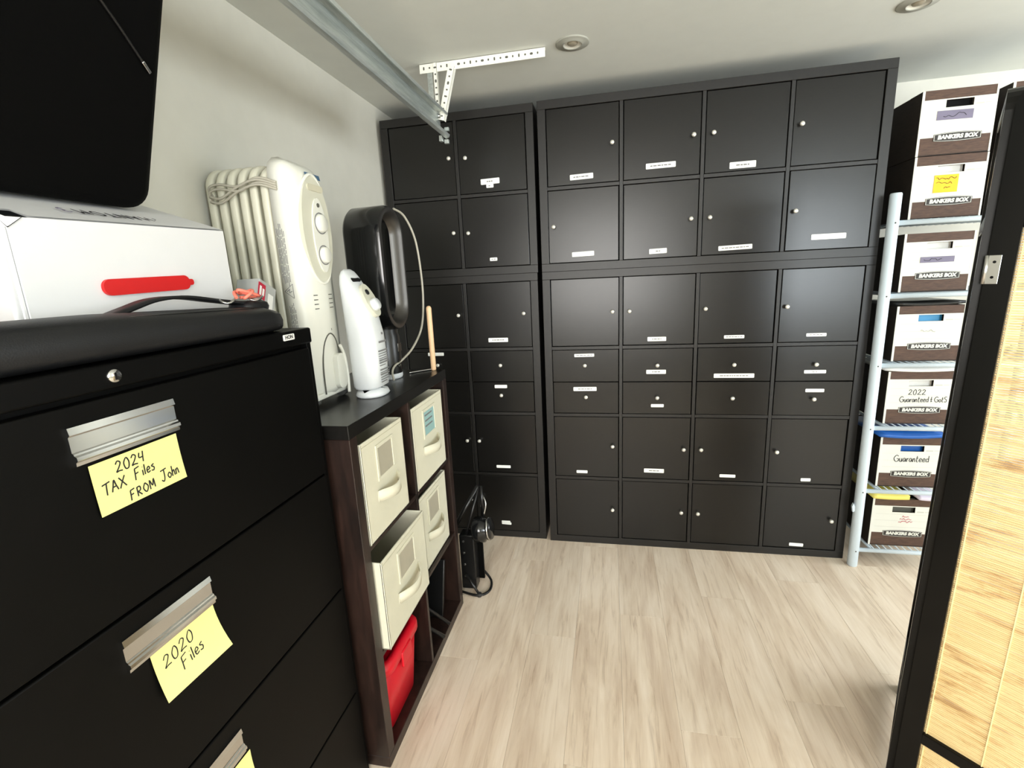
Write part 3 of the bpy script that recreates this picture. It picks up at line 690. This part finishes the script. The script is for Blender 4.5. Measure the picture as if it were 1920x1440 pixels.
link('brand_strip', MB().box((-.035, -.007, 0), (.035, .007, .002), .0005, mat=T(.031, .02, .665) @ RY(-12) @ frame((0, 0, 0), '+x')), 'decal_blue', t)
link('grip_recess', MB().prism(rrect(.075, .018, .008, 4), 0, .0066, mat=frame((.033, .015, .632), '+x')), 'linen_inner', t)
sl = MB()
for i in range(4):
    for y_ in (-.03, .02): sl.box((-.021, -.0013, 0), (.021, .0013, .0015), 0, mat=Fh(y_, .33-i*.013))
link('vent_slots', sl, 'hole_grey', t)
link('lock_button', MB().cyl(.004, .0015, 10, mat=Fh(.012, .225)), 'ink', t)
# cord recess with wrapped flex
ol2 = [(-.052, 0), (-.05, .08), (-.035, .145), (-.005, .178), (.025, .165), (.04, .12), (.045, 0)]
link('cord_bay_rim', MB().tube([tuple(Fh(x_, .035+z_) @ Vector((0, 0, .002))) for x_, z_ in [tuple(p)[:2] for p in spline([(a_[0], a_[1], 0) for a_ in ol2], 4)]], .0022, 6), 'hole_grey', t)
link('cord_hook', MB().prism(rrect(.045, .11, .02, 5), 0, .018, mat=Fh(.02, .095)), 'white_plastic', t)
link('flex', MB().tube([tuple(Fh(y_, z_) @ Vector((0, 0, .02))) for y_, z_ in [tuple(p)[:2] for p in spline([(.045, .02, 0), (.05, .08, 0), (.042, .14, 0), (.02, .175, 0)], 5)]], .005, 8), 'white_plastic', t)
# warnings printed on the side (facing the camera)
pr = MB(); Fs = frame((-.019, -.0862, 0), '-y')
rr = random.Random(11)
for cidx in range(6):
    x_ = -.014+cidx*.0042; z_ = .53-rr.uniform(0, .03)
    while z_ > .38:
        l_ = rr.uniform(.008, .03); pr.box((x_, z_-l_, 0), (x_+.0016, z_, .0004), 0, mat=Fs); z_ -= l_+.003
for cidx in range(5):
    x_ = -.006+cidx*.0042; z_ = .315-rr.uniform(0, .03)
    while z_ > .22:
        l_ = rr.uniform(.008, .02); pr.box((x_, z_-l_, 0), (x_+.0014, z_, .0004), 0, mat=Fs); z_ -= l_+.003
for zc in (.345, .2):
    tri = [(-.014, zc), (.013, zc+.02), (.013, zc-.02)]
    for i in range(3):
        a_, b_ = tri[i], tri[(i+1) % 3]; pr.tube([tuple(Fs @ Vector((a_[0], a_[1], .0004))), tuple(Fs @ Vector((b_[0], b_[1], .0004)))], .0007, 4)
    bz = [(-.006, zc), (.002, zc+.006), (.001, zc-.004), (.009, zc)]
    pr.tube([tuple(Fs @ Vector((a_[0], a_[1], .0004))) for a_ in bz], .0012, 4)
link('warning_print', pr, 'print_grey', t)
link('base_tray', MB().box((-.05, -.09, .022), (.03, .09, .04), .005), 'white_plastic', t)
for y_ in (-.07, .085):
    for x_ in (-.0, -.2): link('caster', MB().cyl(.02, .022, 16, mat=T(x_, y_-.011, .02) @ RX(-90)), 'clear_caster', t)
link('axle', MB().box((-.215, -.07, .018), (-.19, .07, .04), .003), 'ivory_enamel', t)
cw_ = []
for k in range(4):
    zo = .635-.006*k; cw_.append(spline([(-.01, -.09, zo+.0), (-.06, -.098-.004*(k % 2), zo+.014), (-.12, -.1, zo-.004+.006*(k % 2)), (-.18, -.098, zo+.006-.03*(k % 2)), (-.215, -.096, zo-.0-.018*(k % 2)), (-.222, -.08, zo-.02)], 5))
cm = MB()
for p in cw_: cm.tube(p, .0034, 6)
link('wrapped_cord', cm, 'cord_grey', t)

# slim ceramic tower heater
t = thing('tower_heater', 'small white ceramic tower heater in front of the oil radiator', 'heater', (-.434, -1.014, SH+.0005))
link('base', MB().loft(taper_rings([(.09, .112, 0), (.097, .12, .006), (.09, .112, .018), (.06, .08, .026)], .045)), 'cool_white_plastic', t)
def tr(z_, xf, xb, yw):
    out = []
    for i in range(24):
        a_ = 2*math.pi*i/24; ca, sa = math.cos(a_), math.sin(a_); ex = lambda v, p: math.copysign(abs(v)**p, v)
        out.append(((xf+xb)/2+ex(ca, .8)*(xf-xb)/2, ex(sa, .7)*yw, z_))
    return out
link('body', MB().loft([tr(.026, .03, -.045, .05), tr(.035, .047, -.05, .058), (tr(.12, .05, -.052, .06)), tr(.2, .046, -.054, .06), tr(.27, .032, -.056, .058), tr(.32, .013, -.056, .056), tr(.36, -.01, -.056, .052), tr(.382, -.022, -.054, .045), tr(.396, -.031, -.051, .034), tr(.403, -.038, -.047, .018)]), 'cool_white_plastic', t)
Ft = T(.0235, .004, .305) @ RY(-24) @ frame((0, 0, 0), '+x')
pn = link('control_panel', MB().prism([(.034*math.cos(a_), .055*math.sin(a_)) for a_ in [2*math.pi*i/28 for i in range(28)]], -.012, .004, mat=Ft), 'ivory_panel', t)
link('dial', MB().lathe([(0, .02), (.016, .02), (.019, .016), (.02, .004)], 22, mat=Ft @ T(.0, -.018, 0)), 'cool_white_plastic', t)
link('power_button', MB().cyl(.009, .007, 16, mat=Ft @ T(-.004, .026, 0)), 'ink', t)
link('grip_hole', MB().prism(rrect(.05, .014, .006, 4), -.02, .003, mat=T(-.0165, -.0, .370) @ RY(-52) @ frame((0, 0, 0), '+x')), 'gap_black', t)
pr = MB(); Fp = frame((.0503, .0, 0), '+x'); pr.cyl(.004, .0015, 10, mat=Fp @ T(.01, .2, -.003))
for i in range(7): pr.box((-.02+i*.007, .172, -.0015), (-.0175+i*.007, .178, .001), 0, mat=Fp)
for i in range(14):
    z_ = .145-i*.0075
    if i == 7: continue
    pr.box((-.03, z_, -.001), (.028-(.02 if i in (6, 13) else 0), z_+(.0042 if i in (0, 4, 5, 8, 10) else .002), .0012), 0, mat=Fp)
link('warning_print', pr, 'print_grey', t)

# black bladeless fan
t = thing('bladeless_fan', 'tall black bladeless fan with an oval loop behind the tower heater', 'fan', (-.508, -.742, SH+.0005), (0, 0, 0))
link('base', MB().lathe([(0, .0), (.052, .0), (.055, .006), (.055, .02)], 28), 'cool_white_plastic', t)
link('motor_column', MB().lathe([(.055, .02), (.056, .03), (.056, .16), (.05, .175), (.05, .185), (.044, .2), (0, .2)], 28), 'black_plastic', t)
def oval(w_, h_, zc, x_, n=12):
    return [(x_, y_, z_) for y_, z_ in rrect(w_, h_, w_/2*.98, n, 0, zc)]
zc = .405
lp = MB(); Ro = [oval(.185, .42, zc, -.07), oval(.2, .435, zc, -.06), oval(.205, .44, zc, .05), oval(.195, .43, zc, .068)]; Ri = [oval(.165, .40, zc, .07), oval(.125, .36, zc, .03), oval(.13, .365, zc, -.06)]
lp.loft(Ro, 0, None, False); lp.loft([Ri[2], Ro[0]], 0, None, False); lp.loft([Ri[1], Ri[2]], 0, None, False)
lpo = link('loop', lp, 'black_gloss', t)
link('loop_rim', MB().loft([Ro[3], Ri[0], Ri[1]], 0, None, False), 'bronze_grey', lpo)
link('neck', MB().loft([[(.04*math.cos(a_), .045*math.sin(a_), .17) for a_ in [2*math.pi*i/16 for i in range(16)]], [(.055*math.cos(a_), .03*math.sin(a_), .21) for a_ in [2*math.pi*i/16 for i in range(16)]]]), 'black_plastic', t)
bp = MB()
for y_, z_ in ((.0, .05), (.014, .05), (.007, .064)): bp.cyl(.0035, .002, 8, mat=T(.0555, y_-.02, z_) @ RY(90))
link('button', bp, 'hole_grey', t)
link('sensor_window', MB().box((.045, -.012, .1), (.0568, .02, .135), .003), 'bronze_grey', t)
tag(link('power_cord', MB().tube(spline([(-.46, -.66, 1.722), (-.445, -.60, 1.70), (-.43, -.55, 1.62), (-.425, -.53, 1.5), (-.425, -.53, 1.38), (-.43, -.56, 1.27), (-.44, -.64, 1.20), (-.452, -.72, 1.165), (-.46, -.78, 1.15), (-.463, -.80, 1.13), (-.45, -.82, 1.1035)], 7), .0042, 8), 'cord_grey'), 'grey power cord arcing in front of the narrow cabinets beside the black fan', 'cord')
# wooden stick with a bent wire
t = thing('wooden_tool', 'pale wooden handle with a metal rod standing on the cube shelf', 'tool', (-.378, -.598, SH+.0005))
link('handle', MB().lathe([(0, .0), (.009, 0), (.0105, .004), (.0105, .25), (.009, .255), (.005, .259), (0, .26)], 16), 'light_wood', t)
link('rod', MB().tube(spline([(-.005, .0, .004), (-.02, -.012, .004), (-.05, -.045, .004), (-.075, -.075, .004)], 4), .0032, 6), 'steel', t)

# ================================================================== CEILING: TRACK, BRACKET, LAMPS
t = thing('door_track', 'galvanised steel garage door track hanging below the ceiling', 'track', (-.36, -.335, 2.08))
prof = [(.022, -.05), (.034, -.046), (.038, -.036), (.030, -.028), (.018, -.022), (.006, -.012), (0, .0), (.0, .03), (.004, .042), (.016, .05), (.03, .052), (.036, .045), (.034, .036)]
pp = prof+[(x_-.0022, z_+(.0 if 0 < i < len(prof)-1 else 0)) for i, (x_, z_) in reversed(list(enumerate(prof)))]
mb = MB(); vs = [(x_, 0, z_) for x_, z_ in pp]+[(x_, YF+.4-(-.335), z_) for x_, z_ in pp]; n = len(pp)
mb.add(vs, [(i, (i+1) % n, (i+1) % n+n, i+n) for i in range(n)], 0, False)
mb.add([(x_, 0, z_) for x_, z_ in pp], [tuple(range(n))], 0)
link('channel', mb, 'galvanised', t)
link('stop_lip', MB().box((-.004, -.02, -.062), (.01, .0, -.04), .001), 'galvanised', t)
link('stop_lip', MB().box((.012, -.001, -.068), (.03, .014, -.052), .001), 'galvanised', t)
link('stop_lip', MB().box((.015, -.001, -.02), (.034, .012, -.006), .001), 'galvanised', t)
link('mounting_bolt', MB().cyl(.008, .012, 6, mat=T(.0, -.03, .03) @ RY(90)), 'steel', t)
def perforated(L, wd, face, name, parent, m):
    """angle strip: L along local X, face height wd, second leg folded back"""
    mb = MB().box((0, 0, -wd), (L, .002, 0), .0004, seg=1).box((0, 0, -.002), (L, wd*.8, 0), .0004, seg=1)
    o = link(name, mb, 'white_enamel', parent, m)
    hb = MB(); x_ = .018; k = 0
    while x_ < L-.012:
        w_, h_ = ((.006, .012), (.007, .007), (.012, .008), (.006, .008))[k % 4]
        hb.prism(rrect(w_, h_, min(w_, h_)*.45, 3, x_, -wd/2), 0, .0005, mat=RX(90)); x_ += .0245; k += 1
    link('slot_hole', hb, 'hole_grey', o); return o
t = thing('ceiling_bracket', 'white perforated angle iron bracket holding the end of the track to the ceiling', 'bracket', (-.425, -.355, ZC))
perforated(.512, .034, 1, 'ceiling_bar', t, T(0, 0, -.0005))
perforated(.205, .015, 1, 'hanger_strip', t, T(.074, -.004, -.002) @ RY(90))
perforated(.205, .027, 1, 'brace', t, T(.150, -.004, -.022) @ RY(107))
link('spacer', MB().box((.03, .002, -.16), (.052, .004, -.02), .0004, seg=1), 'galvanised', t)
link('bolt', MB().cyl(.009, .006, 12, mat=T(.138, -.003, -.02) @ RX(90)), 'white_enamel', t)
def pot(label, x_, y_):
    t = thing('ceiling_light', label, 'ceiling light', (x_, y_, ZC), (0, 0, 0), 'recessed ceiling lights')
    link('trim_ring', MB().lathe([(.064, 0), (.064, -.003), (.060, -.005), (.038, -.006), (.036, -.009), (.034, -.006), (.034, 0)], 36), 'lamp_trim', t)
    link('reflector', MB().lathe([(.034, -.0055), (.026, -.001), (0, -.0008)], 30), 'lamp_reflector', t)
    link('lens', MB().lathe([(.021, -.0008), (.019, -.005), (.01, -.0075), (0, -.008)], 24), 'lamp_lens', t)
pot('round recessed ceiling light beside the white perforated bracket', .192, -.352)
pot('round recessed ceiling light cut by the top edge of the photo', 1.374, -.285)

# ================================================================== METAL RACK WITH FILE BOXES
RX0, RX1, RYF, RYB = 1.489, 2.36, -.052, .405
LV = [.085, .392, .702, .993, 1.297, 1.598]
t = thing('metal_rack', 'pale blue-white metal tube rack holding rows of file boxes', 'rack', (RX0, RYF, 0))
for x_, y_ in ((0, 0), (RX1-RX0, 0), (.065, RYB-RYF), (RX1-RX0, RYB-RYF)):
    p = link('post', MB().lathe([(0, 0), (.019, 0), (.0215, .003), (.0215, 1.712), (.019, 1.717), (0, 1.717)], 20, mat=T(x_, y_, 0)), 'rack_blue_white', t)
for z_ in LV:
    for y_ in (0,):
        link('crossbar', MB().tube([(.012 if y_ == 0 else .075, y_, z_), (RX1-RX0-.012, y_, z_)], .0105, 10), 'rack_blue_white', t)
    for x_ in (.08, RX1-RX0): link('side_bar', MB().tube([(x_, .0, z_), (x_, RYB-RYF, z_)], .007, 8), 'rack_blue_white', t)
    dk = MB()
    for i in range(28): dk.tube([(.085+i*.027, 0, z_+.009), (.085+i*.027, RYB-RYF, z_+.009)], .0022, 5)
    link('wire_deck', dk, 'rack_blue_white', t)
    link('bolt', MB().lathe([(0, -.002), (.0035, 0), (0, .002)], 8, mat=T(.0, -.0215, z_+.0) @ RX(90)), 'hole_grey', t)
link('clip', MB().prism([(-.004, 0), (.004, .006), (.003, .03), (-.004, .045), (-.009, .028)], -.006, .006, mat=T(-.0235, -.004, .285) @ RX(90)), 'rack_blue_white', t)
BW, BH, BD = .256, .243, .375
LOGO = text_mesh('BANKERS BOX', .0185, .0002, .0011, .12, 1.0)
def lozenge(k):
    w_, h_ = .083-k, .0175-k*.8
    pts = []
    for i in range(13): u = -1+i/6; pts.append((u*w_, h_*(1-.28*u*u)))
    for i in range(13): u = 1-i/6; pts.append((u*w_, -h_*(1-.28*u*u)))
    return pts
BOXM = {}
def box_parts():
    if BOXM: return BOXM
    W2 = BW/2; kk = .004
    mb = MB(); h = BH
    mb.box((-W2, 0, 0), (-W2+kk, BD, h), 0, 1).box((W2-kk, 0, 0), (W2, BD, h), 0, 1).box((-W2, BD-kk, 0), (W2, BD, h), 0, 1).box((-W2, 0, 0), (W2, BD, kk), 0, 1)
    # front wall round the hand hole
    hx0, hx1, hz0, hz1 = -.045, .05, .176, .204
    for lo, hi in (((-W2, 0, 0), (W2, kk, hz0)), ((-W2, 0, hz1), (W2, kk, h)), ((-W2, 0, hz0), (hx0, kk, hz1)), ((hx1, 0, hz0), (W2, kk, hz1))): mb.box(lo, hi, 0, 0)
    BOXM['body'] = mb.mesh('body')
    BOXM['side'] = MB().box((-W2-.003, .0, 0), (-W2, .085, h), .0012, seg=1).mesh('side_overlap')
    BOXM['edge'] = MB().box((-W2-.003, -.0012, 0), (-W2+.006, .001, h), .0005, seg=1).mesh('white_edge')
    BOXM['edge2'] = MB().box((W2-.006, -.0012, 0), (W2+.001, .001, h), .0005, seg=1).mesh('white_edge')
    wp = MB()
    for lo, hi in (((-W2+.006, .068), (W2-.006, hz0)), ((-W2+.006, hz1), (W2-.006, .208)), ((-W2+.006, hz0), (hx0, hz1)), ((hx1, hz0), (W2-.006, hz1))): wp.box((lo[0], -.0008, lo[1]), (hi[0], 0, hi[1]))
    for z_ in (.165, .132, .099): wp.box((-W2+.015, -.0011, z_), (W2-.018, -.0008, z_+.0008), 0, 1)
    wp.box((.058, -.0011, .178), (.086, -.0008, .184), 0, 1).box((.09, -.0011, .180), (.112, -.0008, .183), 0, 1)
    BOXM['panel'] = wp.mesh('white_panel')
    BOXM['lining'] = MB().box((hx0-.005, .02, hz0-.02), (hx1+.005, .022, h-.002)).mesh('inner_flap')
    F = frame((.008, -.001, .066), '-y')
    lg = MB().prism(lozenge(0), 0, .0006, 0, F).prism(lozenge(.002), .0006, .0009, 1, F).prism(lozenge(.0038), .0009, .0012, 0, F)
    BOXM['logo'] = lg.mesh('logo'); BOXM['letter'] = LOGO
    return BOXM
def banker(label, x_, z_, yf=-.018, rz=0, lining='paper_white', group='file boxes on the metal rack'):
    b = box_parts(); t = thing('file_box', label, 'file box', (x_, yf, z_), (0, 0, rz), group)
    bo = link('body', b['body'], ['banker_brown', 'banker_side'], t)
    link('side_overlap', b['side'], 'banker_side', bo); link('white_edge', b['edge'], 'banker_white', bo); link('white_edge', b['edge2'], 'banker_white', bo)
    link('white_panel', b['panel'], ['banker_white', 'banker_line'], t)
    lg = link('logo', b['logo'], ['logo_black', 'banker_white'], t)
    link('logo_lettering', b['letter'], 'banker_white', lg, frame((.008, -.0024, .066), '-y') @ Matrix.Diagonal((1.12, 1.1, 1, 1)))
    o = link('inner_flap', MB().box((-.05, .02, .15), (.055, .022, BH-.003)), lining, t)
    return t
BXC = 1.56+BW/2
off = .0125
Z = {k: LV[k]+off for k in range(6)}
topz = [Z[5]+BH+.002, Z[5], Z[4], Z[3], Z[2], Z[1], Z[0]]
b1 = banker('brown and white file box with a purple strip, topmost on the rack beside the cabinets', BXC+.001, topz[0], lining='gap_black')
b2 = banker('file box with an orange note on its front, second from the top', BXC+.002, topz[1])
b3 = banker('file box with a purple strip on the shelf under the top pair', BXC, topz[2])
b4 = banker('file box with a bright blue folder showing through its hand hole', BXC+.006, topz[3], lining='folder_light_blue')
b5 = banker('file box handwritten 2022 Guaranteed', BXC+.004, topz[4])
b6 = banker('file box handwritten Guaranteed under a blue folder', BXC+.006, topz[5], lining='folder_blue')
b7 = banker('lowest file box on the rack with faint red writing', BXC+.006, topz[6], lining='hole_grey')
c2 = BXC+BW+.05
banker('top file box of the second stack, mostly hidden by the folding screen', c2, topz[0], lining='gap_black')
banker('lower file box of the second stack, mostly hidden by the folding screen', c2, topz[1])
def decal(par, name, w_, h_, x_, z_, mat, rows_=(), ro=0, ink='ink', pw=.0016):
    m = frame((x_, -.0014, z_), '-y', ro)
    d = link(name, MB().box((-w_/2, -h_/2, 0), (w_/2, h_/2, .0008)), mat, par, m)
    if rows_:
        mb = MB()
        for r_ in rows_: pen(mb, r_[0], r_[1], r_[2], r_[3], pw, 0)
        link('handwriting', mb, ink, d, T(0, 0, .0012))
    return d
rw = random.Random(4)
def squiggle(par, x0, x1, z_, amp, mat, m):
    pts = []; x_ = x0
    while x_ < x1: pts.append((x_, z_+rw.uniform(-amp, amp), 0)); x_ += amp*1.1
    mb = MB(); sp = spline(pts, 3); mb.tube([tuple(p) for p in sp], .0011, 4, flat=1)
    link('handwriting', mb, mat, par, m)
d = decal(b1, 'name_strip', .125, .034, -.01, .147, 'tape_purple', ro=-1)
squiggle(d, -.04, .045, 0, .008, 'ink', T(0, 0, .001))
d = decal(b3, 'name_strip', .125, .024, .0, .133, 'tape_purple', ro=0)
squiggle(d, -.05, .02, 0, .005, 'ink', T(0, 0, .001))
d = decal(b2, 'orange_note', .086, .068, -.01, .134, 'note_orange')
for i, (a_, b_) in enumerate(((-.036, .036), (-.034, .022), (-.005, .022))): squiggle(d, a_, b_, .02-.017*i, .005, 'ink', T(0, 0, .001))
def write(par, rows_, ink='ink', pw=.0026):
    mb = MB()
    for r_ in rows_: pen(mb, r_[0], r_[1], r_[2], r_[3], pw, 0)
    link('handwriting', mb, ink, par, frame((0, -.0016, 0), '-y'))
write(b5, [('2022', -.042, .137, .024), ('Guaranteed', -.075, .103, .025), ('&', .045, .103, .024), ('GotS', .062, .103, .024)])
write(b6, [('Guaranteed', -.068, .126, .031)], pw=.003)
mb_ = frame((0, -.0016, 0), '-y')
for a_, b_, z_ in ((.0, .03, .155), (-.01, .04, .142), (-.014, .045, .128)): squiggle(b7, a_, b_, z_, .004, 'label_red', mb_)
squiggle(b4, -.03, .03, .135, .005, 'banker_line', mb_)
# things lying on the open boxes
def sheet(name, label, cat, x_, z_, w_, d_, th, mat, rz, bend=.0, yf=-.03):
    n = 8; vs = []; fs = []
    for k in (0, 1):
        for i in range(n+1):
            u = i/n-.5
            for v in (0, 1): vs.append((u*w_, v*d_, bend*(u*u*4-.4)*(1-.3*v)+k*th))
    for i in range(n):
        q = 2*i; o_ = 2*(n+1)+q; fs += [(q, q+1, q+3, q+2), (o_, o_+2, o_+3, o_+1), (q, q+2, o_+2, o_), (q+1, o_+1, o_+3, q+3)]
    fs += [(0, 2*(n+1), 2*(n+1)+1, 1), (2*n, 2*n+1, 4*n+3, 4*n+2)]
    o = link(name, MB().add(vs, fs, 0, True), mat, None, T(x_, yf, z_) @ RZ(rz)); return tag(o, label, cat)
sheet('folder', 'bright blue plastic folder lying on the box marked Guaranteed', 'folder', BXC-.005, topz[5]+BH+.004, .27, .3, .016, 'folder_blue', 2, .008, -.035)
sheet('paper_stack', 'loose grey-white papers lying on the box marked 2022', 'papers', BXC-.01, topz[4]+BH+.003, .27, .28, .012, 'paper_white', -3, .006, -.03)
sheet('paper_stack', 'yellow paper on the lowest file box', 'papers', BXC-.055, topz[6]+BH+.003, .15, .3, .02, 'paper_yellow', 0, .003, -.03)
sheet('paper_stack', 'lilac paper on the lowest file box beside the yellow one', 'papers', BXC+.105, topz[6]+BH+.003, .09, .3, .02, 'paper_lilac', 0, .003, -.03)
sheet('folder', 'dark crumpled folder lying on the box with the light blue folder', 'folder', BXC, topz[3]+BH+.003, .26, .3, .012, 'black_plastic', 1, .006, -.02)

# ================================================================== FOLDING SCREEN
def screen_panel(root, wd, H, m, seed=1):
    """panel in its own XZ plane, hinge edge at x=0, thickness in y"""
    def P(name, mb, mat): return link(name, mb, mat, root, m)
    th, sw = .024, .044
    def corner(mir):
        pts = [(0, .0), (sw, .0), (sw, H-.04)]
        pts = [(0, 0), (sw, 0), (sw, H-.028)]+arc(.05, H-.05, .05, 90, 180, 6)
        return [(wd-x_, z_) if mir else (x_, z_) for x_, z_ in pts]
    R2 = RX(90)
    P('stile', MB().prism(corner(False), -th/2, th/2, mat=R2), 'screen_black'); P('stile', MB().prism(corner(True), -th/2, th/2, mat=R2), 'screen_black')
    P('top_rail', MB().box((.05, -th/2, H-.028), (wd-.05, th/2, H), .002), 'screen_black')
    rails = [1.52, .215, .05]
    for z_ in rails: P('rail', MB().box((sw-.001, -th/2, z_-.016), (wd-sw+.001, th/2, z_+.016), .002), 'screen_black')
    R = random.Random(seed)
    for z0, z1 in ((.231, 1.504), (.066, .199), (1.536, H-.028)):
        mb = MB(); z_ = z0
        while z_ < z1-.002:
            h_ = R.uniform(.0034, .0046); z2_ = min(z_+h_, z1); yo = R.uniform(-.0006, .0006)
            mb.box((sw, -.0015+yo, z_), (wd-sw, .0012+yo, z2_)); z_ = z2_+R.uniform(.0009, .0019)
        o = P('bamboo_blind', mb, 'bamboo'); o['kind'] = 'stuff'
        for k in range(1, 5):
            x_ = sw+.005+(wd-2*sw-.01)*(k-1)/3; tb = MB()
            tb.box((x_-.0012, -.0032, z0), (x_+.0012, .003, z1)); P('thread', tb, 'thread')
HXp, HYp, SHt = 1.123, -1.170, 1.79
t = thing('folding_screen', 'black framed folding screen with woven bamboo panels at the right edge', 'screen', (HXp, HYp, 0), (0, 0, 0))
wdp = .42
LEAN = T(-.024, 0, 0) @ RY(1.1)
near = LEAN @ RZ(-45) @ T(.006, 0, 0)
screen_panel(t, wdp, SHt, near, seed=2)
ang = math.degrees(math.atan2(1.86*math.cos(math.radians(32.2))-2.423-HYp, .3254+1.86*math.sin(math.radians(32.2))-HXp))
far = LEAN @ RZ(ang) @ T(.006, .0, 0)
screen_panel(t, wdp, SHt, far, seed=5)
for z_ in (1.42,):
    hg = link('hinge', MB().box((.001, -.0125, z_-.03), (.022, -.0105, z_+.03), .0005, seg=1).cyl(.004, .06, 10, mat=T(-.001, -.011, z_-.03)), 'steel', t, near)
    link('screw', MB().cyl(.003, .001, 8, mat=T(.012, -.0125, z_+.016) @ RX(90)).cyl(.003, .001, 8, mat=T(.012, -.0125, z_-.016) @ RX(90)), 'gap_black', hg)
bpy.context.view_layer.update()
